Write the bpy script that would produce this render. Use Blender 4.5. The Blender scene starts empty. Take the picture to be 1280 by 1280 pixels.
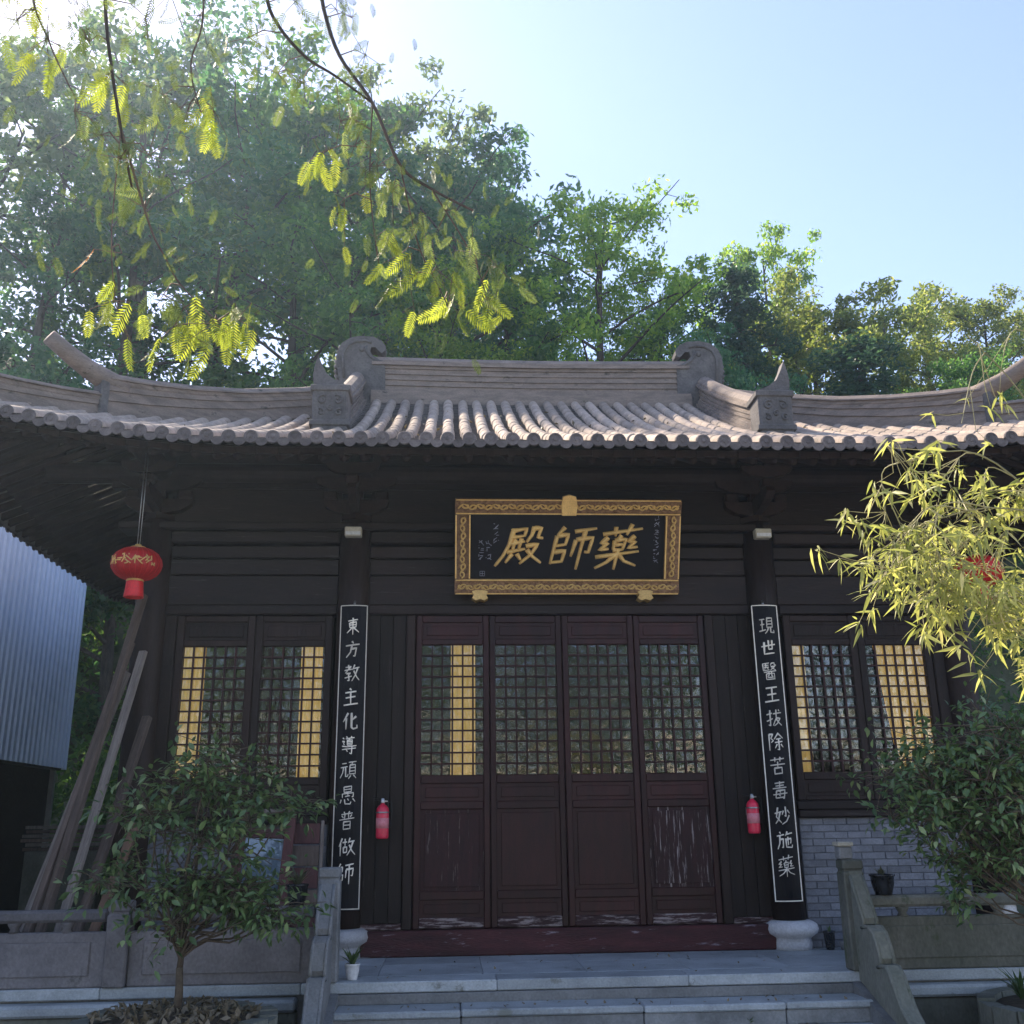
import bpy, math, random
from mathutils import Matrix, Vector
import numpy as np
R = math.radians
scene = bpy.context.scene
col = scene.collection

# ---------------------------------------------------------------- camera
CAM = Vector((-1.216, -10.915, 1.230)); PITCH, YAW, ROLL = 0.2953, 0.0644, -0.0134
fwd = Vector((math.sin(YAW)*math.cos(PITCH), math.cos(YAW)*math.cos(PITCH), math.sin(PITCH)))
rgt = Vector((math.cos(YAW), -math.sin(YAW), 0)); upv = rgt.cross(fwd)
r2 = math.cos(ROLL)*rgt + math.sin(ROLL)*upv; u2 = -math.sin(ROLL)*rgt + math.cos(ROLL)*upv
cd = bpy.data.cameras.new('camera'); cd.lens = 36; cd.sensor_width = 36; cd.clip_start = 0.05; cd.clip_end = 1500
cam = bpy.data.objects.new('camera', cd); col.objects.link(cam)
m = Matrix((r2, u2, -fwd)).transposed().to_4x4(); m.translation = CAM; cam.matrix_world = m
scene.camera = cam

# ---------------------------------------------------------------- sky, sun, exposure
SUN_AZ, SUN_EL = R(35), R(43)          # azimuth to the left of straight behind the hall
w = bpy.data.worlds.new('World'); scene.world = w; w.use_nodes = True
nt = w.node_tree; nt.nodes.clear()
sky = nt.nodes.new('ShaderNodeTexSky'); sky.sky_type = 'NISHITA'; sky.sun_disc = False
sky.sun_elevation = SUN_EL; sky.sun_rotation = -SUN_AZ
sky.altitude = 200; sky.air_density = 1.0; sky.dust_density = 0.35; sky.ozone_density = 3.0
bg = nt.nodes.new('ShaderNodeBackground'); bg.inputs[1].default_value = 0.15
wo = nt.nodes.new('ShaderNodeOutputWorld')
wb = nt.nodes.new('ShaderNodeMix'); wb.data_type = 'RGBA'; wb.blend_type = 'MULTIPLY'; wb.inputs[0].default_value = 1; wb.inputs[7].default_value = (1.10, .90, .86, 1)   # white balance of the whole sky
nt.links.new(sky.outputs[0], wb.inputs[6]); nt.links.new(wb.outputs[2], bg.inputs[0]); nt.links.new(bg.outputs[0], wo.inputs[0])
sd = bpy.data.lights.new('sun', 'SUN'); sd.energy = 5.0; sd.angle = R(0.5); sd.color = (1, .85, .68)
so = bpy.data.objects.new('sun', sd); col.objects.link(so)
sdir = Vector((-math.sin(SUN_AZ)*math.cos(SUN_EL), math.cos(SUN_AZ)*math.cos(SUN_EL), math.sin(SUN_EL)))
so.rotation_euler = (-sdir).to_track_quat('-Z', 'Y').to_euler(); so.location = (0, 0, 60)
scene.view_settings.view_transform = 'Standard'; scene.view_settings.look = 'None'
scene.view_settings.exposure = 1.38; scene.view_settings.gamma = 1
scene.render.engine = 'CYCLES'
cy = scene.cycles
cy.use_denoising = True
cy.max_bounces = 7; cy.diffuse_bounces = 4; cy.glossy_bounces = 3; cy.transmission_bounces = 4
cy.transparent_max_bounces = 12; cy.volume_bounces = 0
cy.sample_clamp_indirect = 4

# ---------------------------------------------------------------- helpers
W = {}
def place(o, M, parent):
    W[o] = M
    if parent is not None:
        o.parent = parent; o.matrix_local = W[parent].inverted() @ M
    else:
        o.matrix_local = M
    if o.data is not None: o.cycles.shadow_terminator_geometry_offset = 0.0
    col.objects.link(o); return o
def T(x, y, z): return Matrix.Translation((x, y, z))
I4 = Matrix.Identity(4)
def tag(o, label, cat, group=None):
    o['label'] = label; o['category'] = cat
    if group: o['group'] = group
    return o
def thing(name, label, cat, loc=(0, 0, 0), group=None, rot=None):
    o = bpy.data.objects.new(name, None); o.empty_display_size = .1
    place(o, T(*loc) @ (rot or I4), None); return tag(o, label, cat, group)
def put(name, me, parent, M=I4):
    return place(bpy.data.objects.new(name, me), M, parent)
def struct(o): o['kind'] = 'structure'; return o
def stuff(o): o['kind'] = 'stuff'; return o

class MB:
    def __init__(s): s.v = []; s.f = []
    def add(s, vs, fs):
        n = len(s.v); s.v += [tuple(p) for p in vs]; s.f += [tuple(i+n for i in f) for f in fs]; return s
    def box(s, x0, x1, y0, y1, z0, z1, b=0.0, M=None):
        if b <= 0:
            vs = [(x, y, z) for x in (x0, x1) for y in (y0, y1) for z in (z0, z1)]
            fs = [(0, 1, 3, 2), (4, 6, 7, 5), (0, 4, 5, 1), (2, 3, 7, 6), (0, 2, 6, 4), (1, 5, 7, 3)]
        else:
            vs = []; idx = {}
            c = ((x0+x1)/2, (y0+y1)/2, (z0+z1)/2); h = ((x1-x0)/2, (y1-y0)/2, (z1-z0)/2)
            for sx in (-1, 1):
                for sy in (-1, 1):
                    for sz in (-1, 1):
                        for a in range(3):
                            sg = (sx, sy, sz)
                            idx[(sx, sy, sz, a)] = len(vs)
                            vs.append(tuple(c[k]+sg[k]*(h[k]-(0 if k == a else b)) for k in range(3)))
            fs = []
            def q(*ks): fs.append(tuple(idx[k] for k in ks))
            for sg in (-1, 1):
                q((sg,-1,-1,0), (sg,1,-1,0), (sg,1,1,0), (sg,-1,1,0)); q((-1,sg,-1,1), (1,sg,-1,1), (1,sg,1,1), (-1,sg,1,1)); q((-1,-1,sg,2), (1,-1,sg,2), (1,1,sg,2), (-1,1,sg,2))
            for a_ in (-1, 1):
                for b_ in (-1, 1):
                    q((a_,b_,-1,0), (a_,b_,1,0), (a_,b_,1,1), (a_,b_,-1,1)); q((a_,-1,b_,0), (a_,1,b_,0), (a_,1,b_,2), (a_,-1,b_,2)); q((-1,a_,b_,1), (1,a_,b_,1), (1,a_,b_,2), (-1,a_,b_,2))
                    for c_ in (-1, 1): fs.append(tuple(idx[(a_, b_, c_, k)] for k in range(3)))
        if M is not None: vs = [M @ Vector(p) for p in vs]
        return s.add(vs, fs)
    def tube(s, pts, rad, n=8, caps=True, flat=1.0):
        pts = [Vector(p) for p in pts]
        if not hasattr(rad, '__len__'): rad = [rad]*len(pts)
        rings = []; vs = []; prev = None
        for i, p in enumerate(pts):
            d = (pts[min(i+1, len(pts)-1)]-pts[max(i-1, 0)]).normalized()
            a = prev if prev is not None else (Vector((0, 0, 1)) if abs(d.z) < .9 else Vector((1, 0, 0)))
            e1 = (a-d*a.dot(d)).normalized(); prev = e1; e2 = d.cross(e1)
            rings.append(range(len(vs), len(vs)+n))
            for k in range(n):
                t = 2*math.pi*k/n; vs.append(p+e1*math.cos(t)*rad[i]*flat+e2*math.sin(t)*rad[i])
        fs = []
        for i in range(len(pts)-1):
            for k in range(n): fs.append((rings[i][k], rings[i][(k+1) % n], rings[i+1][(k+1) % n], rings[i+1][k]))
        if caps: fs.append(tuple(reversed(rings[0]))); fs.append(tuple(rings[-1]))
        return s.add(vs, fs)
    def lathe(s, prof, n=20, c=(0, 0, 0)):
        vs = []; fs = []
        for r, z in prof:
            for k in range(n): t = 2*math.pi*k/n; vs.append((c[0]+r*math.cos(t), c[1]+r*math.sin(t), c[2]+z))
        for i in range(len(prof)-1):
            for k in range(n): fs.append((i*n+k, i*n+(k+1) % n, (i+1)*n+(k+1) % n, (i+1)*n+k))
        fs.append(tuple(range(n-1, -1, -1))); fs.append(tuple(range((len(prof)-1)*n, len(prof)*n)))
        return s.add(vs, fs)
    def prism(s, poly, a0, a1, axis):       # 2-D polygon extruded along axis
        def mk(p, a): return (a, p[0], p[1]) if axis == 0 else ((p[0], a, p[1]) if axis == 1 else (p[0], p[1], a))
        n = len(poly); vs = [mk(p, a0) for p in poly]+[mk(p, a1) for p in poly]
        fs = [tuple(range(n)), tuple(range(2*n-1, n-1, -1))]+[(i, (i+1) % n, n+(i+1) % n, n+i) for i in range(n)]
        return s.add(vs, fs)
    def me(s, name, mat, smooth=False):
        me = bpy.data.meshes.new(name); me.from_pydata(s.v, [], s.f); me.update()
        if mat: me.materials.append(mat)
        if smooth: me.polygons.foreach_set('use_smooth', [True]*len(me.polygons))
        return me
    def ob(s, name, mat, parent, smooth=False, M=I4):
        return put(name, s.me(name, mat, smooth), parent, M)

# ---------------------------------------------------------------- materials
def mat(name, c1, c2=None, rough=.7, sc=6, stretch=(1, 1, 1), bump=.15, bsc=None, spec=.25, wear=None, wsc=None, wamt=.55, metal=0, rnd=.25, fine=.35):
    m = bpy.data.materials.new(name); m.use_nodes = True; n = m.node_tree; L = n.links.new
    p = n.nodes['Principled BSDF']; N = lambda t: n.nodes.new(t)
    c2 = c2 or tuple(v*.6 for v in c1)
    tc = N('ShaderNodeTexCoord'); mp = N('ShaderNodeMapping'); mp.inputs['Scale'].default_value = stretch
    oi = N('ShaderNodeObjectInfo'); ad = N('ShaderNodeVectorMath'); ad.operation = 'ADD'
    ml = N('ShaderNodeMath'); ml.operation = 'MULTIPLY'; ml.inputs[1].default_value = 37.0
    L(oi.outputs['Random'], ml.inputs[0]); L(tc.outputs['Object'], ad.inputs[0]); L(ml.outputs[0], ad.inputs[1]); L(ad.outputs[0], mp.inputs[0])
    no = N('ShaderNodeTexNoise'); no.inputs['Scale'].default_value = sc; no.inputs['Detail'].default_value = 7; no.inputs['Roughness'].default_value = .65
    L(mp.outputs[0], no.inputs['Vector'])
    cr = N('ShaderNodeValToRGB'); cr.color_ramp.elements[0].position = .32; cr.color_ramp.elements[1].position = .68
    cr.color_ramp.elements[0].color = (*c2, 1); cr.color_ramp.elements[1].color = (*c1, 1); L(no.outputs[0], cr.inputs[0])
    out = cr.outputs[0]
    nf = N('ShaderNodeTexNoise'); nf.inputs['Scale'].default_value = bsc or sc*9; nf.inputs['Detail'].default_value = 4; L(mp.outputs[0], nf.inputs['Vector'])
    if fine:
        mr = N('ShaderNodeMapRange'); mr.inputs[3].default_value = 1-fine; mr.inputs[4].default_value = 1+fine; L(nf.outputs[0], mr.inputs[0])
        mx = N('ShaderNodeMix'); mx.data_type = 'RGBA'; mx.blend_type = 'MULTIPLY'; mx.inputs[0].default_value = 1; L(out, mx.inputs[6]); L(mr.outputs[0], mx.inputs[7]); out = mx.outputs[2]
    if rnd:
        mr = N('ShaderNodeMapRange'); mr.inputs[3].default_value = 1-rnd; mr.inputs[4].default_value = 1+rnd; L(oi.outputs['Random'], mr.inputs[0])
        mx = N('ShaderNodeMix'); mx.data_type = 'RGBA'; mx.blend_type = 'MULTIPLY'; mx.inputs[0].default_value = 1; L(out, mx.inputs[6]); L(mr.outputs[0], mx.inputs[7]); out = mx.outputs[2]
    if wear:
        mp2 = N('ShaderNodeMapping'); mp2.inputs['Scale'].default_value = wsc or stretch; L(ad.outputs[0], mp2.inputs[0])
        nw = N('ShaderNodeTexNoise'); nw.inputs['Scale'].default_value = sc*1.3; nw.inputs['Detail'].default_value = 8; nw.inputs['Roughness'].default_value = .7; L(mp2.outputs[0], nw.inputs['Vector'])
        cw = N('ShaderNodeValToRGB'); cw.color_ramp.elements[0].position = wamt; cw.color_ramp.elements[1].position = wamt+.08; L(nw.outputs[0], cw.inputs[0])
        mx = N('ShaderNodeMix'); mx.data_type = 'RGBA'; L(cw.outputs[0], mx.inputs[0]); L(out, mx.inputs[6]); mx.inputs[7].default_value = (*wear, 1); out = mx.outputs[2]
    L(out, p.inputs['Base Color'])
    p.inputs['Roughness'].default_value = rough; p.inputs['Specular IOR Level'].default_value = spec; p.inputs['Metallic'].default_value = metal
    if bump:
        bp = N('ShaderNodeBump'); bp.inputs['Strength'].default_value = bump; bp.inputs['Distance'].default_value = .02; L(nf.outputs[0], bp.inputs['Height']); L(bp.outputs[0], p.inputs['Normal'])
    return m

def leafmat(name, c1, c2, c3=None, trans=.5, rough=.45, spec=.3, by='island'):
    m = bpy.data.materials.new(name); m.use_nodes = True; n = m.node_tree; L = n.links.new; N = lambda t: n.nodes.new(t)
    p = n.nodes['Principled BSDF']; o = n.nodes['Material Output']
    if by == 'island': rv = N('ShaderNodeNewGeometry').outputs['Random Per Island']
    else: rv = N('ShaderNodeObjectInfo').outputs['Random']
    cr = N('ShaderNodeValToRGB'); cr.color_ramp.elements[0].color = (*c1, 1); cr.color_ramp.elements[1].color = (*c2, 1)
    if c3: e = cr.color_ramp.elements.new(.88); e.color = (*c2, 1); cr.color_ramp.elements[-1].color = (*c3, 1)
    L(rv, cr.inputs[0])
    oi = N('ShaderNodeObjectInfo'); mr = N('ShaderNodeMapRange'); mr.inputs[3].default_value = .82; mr.inputs[4].default_value = 1.18; L(oi.outputs['Random'], mr.inputs[0])
    mx = N('ShaderNodeMix'); mx.data_type = 'RGBA'; mx.blend_type = 'MULTIPLY'; mx.inputs[0].default_value = 1; L(cr.outputs[0], mx.inputs[6]); L(mr.outputs[0], mx.inputs[7])
    L(mx.outputs[2], p.inputs['Base Color']); p.inputs['Roughness'].default_value = rough; p.inputs['Specular IOR Level'].default_value = spec
    tr = N('ShaderNodeBsdfTranslucent'); g = N('ShaderNodeMix'); g.data_type = 'RGBA'; g.blend_type = 'MULTIPLY'; g.inputs[0].default_value = 1
    L(mx.outputs[2], g.inputs[6]); g.inputs[7].default_value = (1.25, 1.28, .75, 1); L(g.outputs[2], tr.inputs[0])
    ms = N('ShaderNodeMixShader'); ms.inputs[0].default_value = trans; L(p.outputs[0], ms.inputs[1]); L(tr.outputs[0], ms.inputs[2]); L(ms.outputs[0], o.inputs[0])
    return m

def glassmat(name, wav=.05):
    m = bpy.data.materials.new(name); m.use_nodes = True; n = m.node_tree; L = n.links.new; N = lambda t: n.nodes.new(t)
    o = n.nodes['Material Output']; n.nodes.remove(n.nodes['Principled BSDF'])
    tr = N('ShaderNodeBsdfTransparent'); tr.inputs[0].default_value = (.93, .95, .94, 1)
    gl = N('ShaderNodeBsdfGlossy'); gl.inputs['Roughness'].default_value = .02
    fr = N('ShaderNodeFresnel'); fr.inputs[0].default_value = 1.72
    no = N('ShaderNodeTexNoise'); no.inputs['Scale'].default_value = 6; tc = N('ShaderNodeTexCoord'); L(tc.outputs['Object'], no.inputs['Vector'])
    bp = N('ShaderNodeBump'); bp.inputs['Strength'].default_value = wav; bp.inputs['Distance'].default_value = .1; L(no.outputs[0], bp.inputs['Height']); L(bp.outputs[0], gl.inputs['Normal'])
    ms = N('ShaderNodeMixShader'); L(fr.outputs[0], ms.inputs[0]); L(tr.outputs[0], ms.inputs[1]); L(gl.outputs[0], ms.inputs[2]); L(ms.outputs[0], o.inputs[0])
    return m

M_ = {}
M_['wood'] = mat('dark_wood', (0.0265, 0.0140, 0.0113), (0.0117, 0.0066, 0.0055), .55, 5, (1, 1, .25), .2, 60, wear=(.05, .040, .036), wsc=(4, 4, .3), wamt=.63)
M_['woodh'] = mat('dark_wood_h', (0.0257, 0.0152, 0.0129), (0.0117, 0.0074, 0.0066), .55, 5, (.2, 1, 1), .2, 60, wear=(.055, .045, .042), wsc=(.35, 2, 5), wamt=.60)
M_['woodv'] = mat('dark_plank', (0.0211, 0.0129, 0.0101), (0.0098, 0.0062, 0.0051), .6, 6, (4, 4, .3), .25, 50, wear=(.10, .085, .075), wsc=(5, 5, .25), wamt=.63)
M_['door'] = mat('door_lacquer', (.046, .0125, .013), (.021, .007, .0075), .42, 4, (2, 2, .5), .12, 60, wear=(.12, .095, .088), wsc=(7, 7, .6), wamt=.715)
M_['doorworn'] = mat('door_lacquer_worn', (.042, .0125, .013), (.02, .0075, .0075), .55, 4, (3, 3, .5), .3, 60, wear=(.30, .26, .25), wsc=(8, 8, .45), wamt=.555)
M_['doorworn2'] = mat('door_lacquer_chipped', (.045, .0125, .013), (.02, .0075, .0075), .55, 4, (3, 3, .5), .3, 60, wear=(.22, .18, .17), wsc=(8, 8, .4), wamt=.605)
M_['rail'] = mat('worn_rail', (.05, .017, .018), (.024, .010, .011), .6, 4, (.6, 1, 3), .3, 60, wear=(.30, .25, .24), wsc=(.8, 3, 7), wamt=.50)
M_['thresh'] = mat('threshold_wood', (.075, .022, .024), (.03, .012, .013), .6, 3, (.5, 2, 3), .4, 40, wear=(.27, .23, .26), wsc=(.7, 3, 4), wamt=.60)
M_['rafter'] = mat('rafter_wood', (0.0390, 0.0218, 0.0179), (0.0172, 0.0101, 0.0090), .7, 6, (1, 1, 1), .2, 40)
M_['tile'] = mat('grey_tile', (.46, .365, .295), (.27, .225, .185), .85, 5, (1, 1, 1), .3, 45, rnd=.2, wear=(.12, .11, .095), wsc=(1.3, 1.3, 1.3), wamt=.63)
M_['pan'] = mat('pan_tile', (.17, .145, .13), (.085, .075, .068), .9, 7, (1, 1, 1), .3, 45)  # coloured darker than the cover tiles: painted shade to deepen the grooves
M_['tend'] = mat('tile_end', (.19, .165, .16), (.09, .08, .08), .85, 9, (1, 1, 1), .4, 60)
M_['ridge'] = mat('ridge_stone', (.29, .235, .20), (.155, .13, .115), .85, 3, (1, 1, 4), .3, 40, rnd=.08, wear=(.085, .08, .068), wsc=(1.2, 1.2, 2.2), wamt=.60)
M_['ridged'] = mat('ridge_carving', (.17, .16, .155), (.085, .08, .08), .85, 4, (1, 1, 1), .4, 40, rnd=.08)
M_['stone'] = mat('grey_stone', (.24, .245, .245), (.125, .13, .13), .7, 3, (1, 1, 1), .25, 50, spec=.4)
M_['step'] = mat('step_stone', (.42, .455, .47), (.25, .275, .285), .55, 2.2, (1, 1, 1), .2, 60, spec=.45, rnd=.15, wear=(.19, .20, .18), wsc=(1.6, 1.6, 1.6), wamt=.60)
M_['mossy'] = mat('mossy_stone', (.20, .20, .17), (.105, .115, .09), .85, 3, (1, 1, .6), .35, 40, wear=(.07, .09, .05), wamt=.6)
M_['stoned'] = mat('dark_grey_stone', (.20, .19, .195), (.115, .11, .115), .8, 2.5, (1, 1, .8), .35, 45, wear=(.09, .09, .085), wamt=.6)
M_['drum'] = mat('drum_stone', (.52, .52, .53), (.38, .38, .39), .55, 3, (1, 1, 1), .15, 50)
M_['brick'] = mat('blue_brick', (.22, .228, .25), (.145, .15, .168), .8, 9, (1, 1, 1), .3, 70, rnd=.22)
M_['mortar'] = mat('mortar', (.17, .185, .21), (.12, .13, .15), .9, 12)
M_['gold'] = mat('gilt', (.88, .60, .22), (.62, .38, .12), .4, 9, bump=.2, bsc=80, metal=.2, spec=.4)
M_['carve'] = mat('carved_gilt_wood', (.32, .19, .10), (.10, .05, .03), .5, 26, bump=.7, bsc=60, metal=.15)
M_['lacquer'] = mat('black_lacquer', (.008, .0075, .011), (.005, .005, .007), .45, 3, bump=.05, spec=.12)
M_['paint'] = mat('pale_paint', (.85, .80, .70), (.68, .62, .52), .6, 20, bump=0)
M_['faint'] = mat('faint_paint', (.34, .35, .42), (.24, .25, .31), .6, 20, bump=0)
M_['cream'] = mat('cream_plastic', (.62, .58, .47), (.5, .46, .36), .5, 12, bump=.05)
M_['lantern'] = mat('lantern_silk', (.62, .022, .024), (.48, .012, .014), .42, 5, bump=.1, spec=.4)
M_['red'] = mat('red_enamel', (.72, .035, .085), (.6, .02, .055), .3, 4, bump=.02, spec=.5)
M_['redlab'] = mat('extinguisher_label', (.80, .34, .36), (.66, .16, .20), .4, 22, bump=.02)
M_['white'] = mat('white_glaze', (.75, .75, .74), (.62, .62, .61), .3, 4, bump=.02, spec=.5)
M_['blackpot'] = mat('dark_glaze', (.018, .02, .024), (.01, .011, .013), .25, 4, bump=.05, spec=.5)
M_['steel'] = mat('steel', (.5, .5, .5), (.35, .35, .35), .35, 9, bump=.05, metal=.9)
M_['blackrub'] = mat('black_rubber', (.02, .02, .02), (.012, .012, .012), .5, 9, bump=.05)
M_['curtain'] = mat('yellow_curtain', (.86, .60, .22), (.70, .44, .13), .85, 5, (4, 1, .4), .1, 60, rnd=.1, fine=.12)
_n = M_['curtain'].node_tree; _p = _n.nodes['Principled BSDF']      # glow put into the cloth itself in place of light from inside the hall
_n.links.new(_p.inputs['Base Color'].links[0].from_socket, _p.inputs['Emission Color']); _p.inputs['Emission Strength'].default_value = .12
M_['plank'] = mat('weathered_plank', (.23, .20, .175), (.12, .10, .088), .8, 5, (5, 5, .4), .3, 40, rnd=.25)
M_['plankd'] = mat('old_dark_plank', (.16, .12, .098), (.075, .057, .048), .85, 5, (5, 5, .4), .3, 40, rnd=.3)
M_['planko'] = mat('orange_board', (.24, .145, .095), (.15, .09, .06), .8, 5, (5, 5, .4), .3, 40)
M_['redwood'] = mat('red_brown_timber', (.10, .040, .038), (.055, .022, .022), .6, 5, (3, 3, .5), .2, 40)
M_['metal'] = mat('blue_sheet_metal', (.74, .84, .97), (.66, .77, .92), .42, 2, (1, 1, .4), .04, 20, spec=.5, rnd=.04, fine=.05)
M_['bluerefl'] = mat('blue_reflection', (.30, .38, .52), (.22, .29, .42), .5, 5, bump=.1)  # blue that stands in for the reflection in the leaning glass
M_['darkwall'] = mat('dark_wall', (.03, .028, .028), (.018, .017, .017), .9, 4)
M_['soil'] = mat('soil', (.10, .078, .055), (.035, .028, .02), .95, 14, bump=.6, bsc=60)
M_['ground'] = mat('hill_soil', (.09, .085, .05), (.035, .05, .02), .95, 1.2, bump=.5, bsc=14)
M_['pave'] = mat('paving', (.46, .44, .41), (.34, .33, .31), .8, 2, bump=.2)  # lightened, and its courtyard widened, to bounce sunlight onto the facade
M_['bark'] = mat('bark', (.11, .088, .07), (.04, .032, .028), .9, 8, (1, 1, .25), .6, 30)
M_['twig'] = mat('twig', (.16, .125, .085), (.08, .06, .045), .8, 12, bump=.2)
M_['culm'] = mat('bamboo_culm', (.36, .33, .17), (.24, .22, .10), .5, 12, bump=.1)
M_['bluebin'] = mat('blue_plastic', (.12, .17, .30), (.08, .12, .22), .5, 4, bump=.05)
M_['bag'] = mat('white_bag', (.7, .72, .75), (.5, .52, .56), .4, 9, bump=.3)
M_['floor'] = mat('inner_floor', (.07, .06, .055), (.04, .035, .03), .6, 4)
G_ = glassmat('window_glass', .10)
G2_ = glassmat('leaning_glass', .02)
LF = {
 'camphor': leafmat('leaf_camphor', (0.060, 0.151, 0.051), (0.123, 0.244, 0.072), (0.244, 0.360, 0.100), .60),
 'blue': leafmat('leaf_bluegreen', (0.044, 0.132, 0.074), (0.093, 0.209, 0.104), (0.172, 0.274, 0.123), .56),
 'yellow': leafmat('leaf_yellowgreen', (0.123, 0.244, 0.044), (0.260, 0.388, 0.065), (0.460, 0.518, 0.100), .66),
 'olive': leafmat('leaf_olive', (0.123, 0.179, 0.058), (0.260, 0.302, 0.093), (0.418, 0.404, 0.130), .62),
 'grey': leafmat('leaf_greygreen', (0.093, 0.151, 0.086), (0.179, 0.237, 0.130), (0.288, 0.316, 0.172), .58),
 'cypress': leafmat('leaf_cypress', (0.044, 0.107, 0.079), (0.093, 0.172, 0.107), (0.158, 0.216, 0.123), .55),
 'under': leafmat('leaf_undergrowth', (0.044, 0.107, 0.035), (0.100, 0.188, 0.058), (0.230, 0.302, 0.086), .55),
}

# ================================================================= SETTING
def sst(t): t = max(0., min(1., t)); return t*t*(3-2*t)
def terrain(x, y):
    z = -.5
    if y > 9.5: z += 12.0*sst((y-9.5)/14)*(1-.18*sst((x-2)/25))
    z += 7.5*sst((y-20)/14)*sst((6-x)/22)
    z += 4*sst((-13-x)/12)*sst((y+6)/12) + 6*sst((x-15)/14)*sst((y+2)/10)
    if y > 10: z += .35*math.sin(x*.9+y*.3)*math.cos(y*.7-x*.2)
    return z
def grid_mesh(name, mt, xs, ys, fn):
    vs = [(x, y, fn(x, y)) for y in ys for x in xs]; n = len(xs)
    fs = [(j*n+i, j*n+i+1, (j+1)*n+i+1, (j+1)*n+i) for j in range(len(ys)-1) for i in range(n-1)]
    b = MB(); b.add(vs, fs); return b.me(name, mt, True)
xs = [-400, -200, -120, -80, -60]+[-50+k*2. for k in range(51)]+[60, 80, 120, 200, 400]
ys = [-300, -150, -80, -50]+[-36+k*2. for k in range(46)]+[60, 80, 120, 200, 400]
struct(put('ground', grid_mesh('ground', M_['ground'], xs, ys, terrain), None))
# courtyard paving of separate flags
court = MB(); court.box(-13, 14, -23.5, -1.2, -.62, -.475)
court = struct(court.ob('courtyard_pavement', M_['pave'], None))
rng = random.Random(2)
flag = MB().box(-.39, .39, -.39, .39, 0, .03, .008).me('flagstone', M_['pave'])
for i in range(14):
    for j in range(12):
        put('flagstone', flag, court, T(-5.4+i*.8, -2.9-j*.8, -.474+rng.uniform(-.004, .004)))

# terrace (platform) -------------------------------------------------
ter = MB(); ter.box(-5.6, 5.6, -1.66, 8.2, -.5, -.085); ter = struct(ter.ob('terrace', M_['stone'], None))
slab = MB().box(-.4485, .4485, -.3635, .3635, -.08, 0, .004).me('paving_slab', M_['step'])
for i in range(12):
    for j in range(2):
        put('paving_slab', slab, ter, T(-4.95+i*.9, -1.0+j*.73, 0))
e = MB(); 
for i in range(7): 
    edge = MB().box(-.799, .799, -.17, .17, -.085, 0, .008)
    edge.ob('edge_slab', M_['step'], ter, M=T(-4.8+i*1.6, -1.555, .002))
# band course under the edge, left and right of the steps
for s_, x0, x1 in ((-1, -5.7, -2.42), (1, 2.5, 5.7)):
    MB().box(x0, x1, -1.86, -1.67, -.19, -.10, .02).ob('band_course', M_['step'], ter)
    MB().box(x0, x1, -1.80, -1.67, -.5, -.2, .01).ob('plinth_facing', M_['mossy'], ter)

# ================================================================= TEMPLE HALL
EX, EY0, YC, HD = 6.45, -1.75, 3.0, 4.75      # eave half width, front eave y, ridge y, half depth to eave
def base(t): return 4.75+.38*t+.0265*t*t
def roofz(x, y):
    tf = HD-abs(y-YC); ts = EX-abs(x)
    t = tf if abs(x) <= 2.6 else min(tf, ts); s = max(tf, ts) if t in (tf, ts) and abs(x) > 2.6 else ts
    return base(t)+.5*max(0., 1-s/3.45)**2
hall = thing('temple_hall', 'dark timber temple hall with grey tiled hip and gable roof', 'temple', (0, 0, 0))

# columns -------------------------------------------------------------
colm = MB().lathe([(.175, .27), (.178, 1.5), (.172, 3.4), (.165, 4.42)], 24).me('column', M_['wood'], True)
based = MB().lathe([(.20, 0), (.195, .06), (.185, .10), (.20, .115), (.255, .15), (.268, .19), (.255, .235), (.21, .262), (.19, .268)], 28).me('column_base', M_['drum'], True)
COLX = (-4.36, -2.235, 2.235, 4.36)
for y in (0, 6.0):
    for x in COLX:
        c = put('column', colm, hall, T(x, y, 0))
        put('column_base', based, c, T(x, y - (.06 if y == 0 else 0), 0))

# beams and boards above the doors -----------------------------------
for x0, x1 in ((-4.2, -2.40), (-2.07, 2.07), (2.40, 4.2)):
    MB().box(x0, x1, -.07, .09, 3.385, 3.49, .012).ob('door_lintel', M_['woodh'], hall)
    z = 3.495
    for k, h in enumerate((.335, .185, .145)):
        MB().box(x0, x1, -.03+.012*(k % 2), .05, z, z+h-.012, .01).ob('frieze_board', M_['woodh'], hall); z += h
    MB().box(x0, x1, -.09, .12, 4.17, 4.30, .015).ob('tie_beam', M_['woodh'], hall)
    MB().box(x0, x1, -.01, .05, 4.40, 5.43, 0).ob('upper_board', M_['woodh'], hall)
MB().box(-4.75, 4.75, -.16, .18, 4.305, 4.385, .012).ob('ledge_beam', M_['woodh'], hall)
MB().tube([(-5.6+.4*k, 0, 4.98) for k in range(29)], .12, 16).ob('eave_purlin', M_['wood'], hall)
MB().box(-4.9, 4.9, -.04, .08, 4.80, 4.875, .008).ob('purlin_board', M_['woodh'], hall)
for sgn in (-1, 1):
    MB().tube([(sgn*4.36, -1.2, 4.98), (sgn*4.36, 7.2, 4.98)], .12, 16).ob('eave_purlin', M_['wood'], hall)
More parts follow.
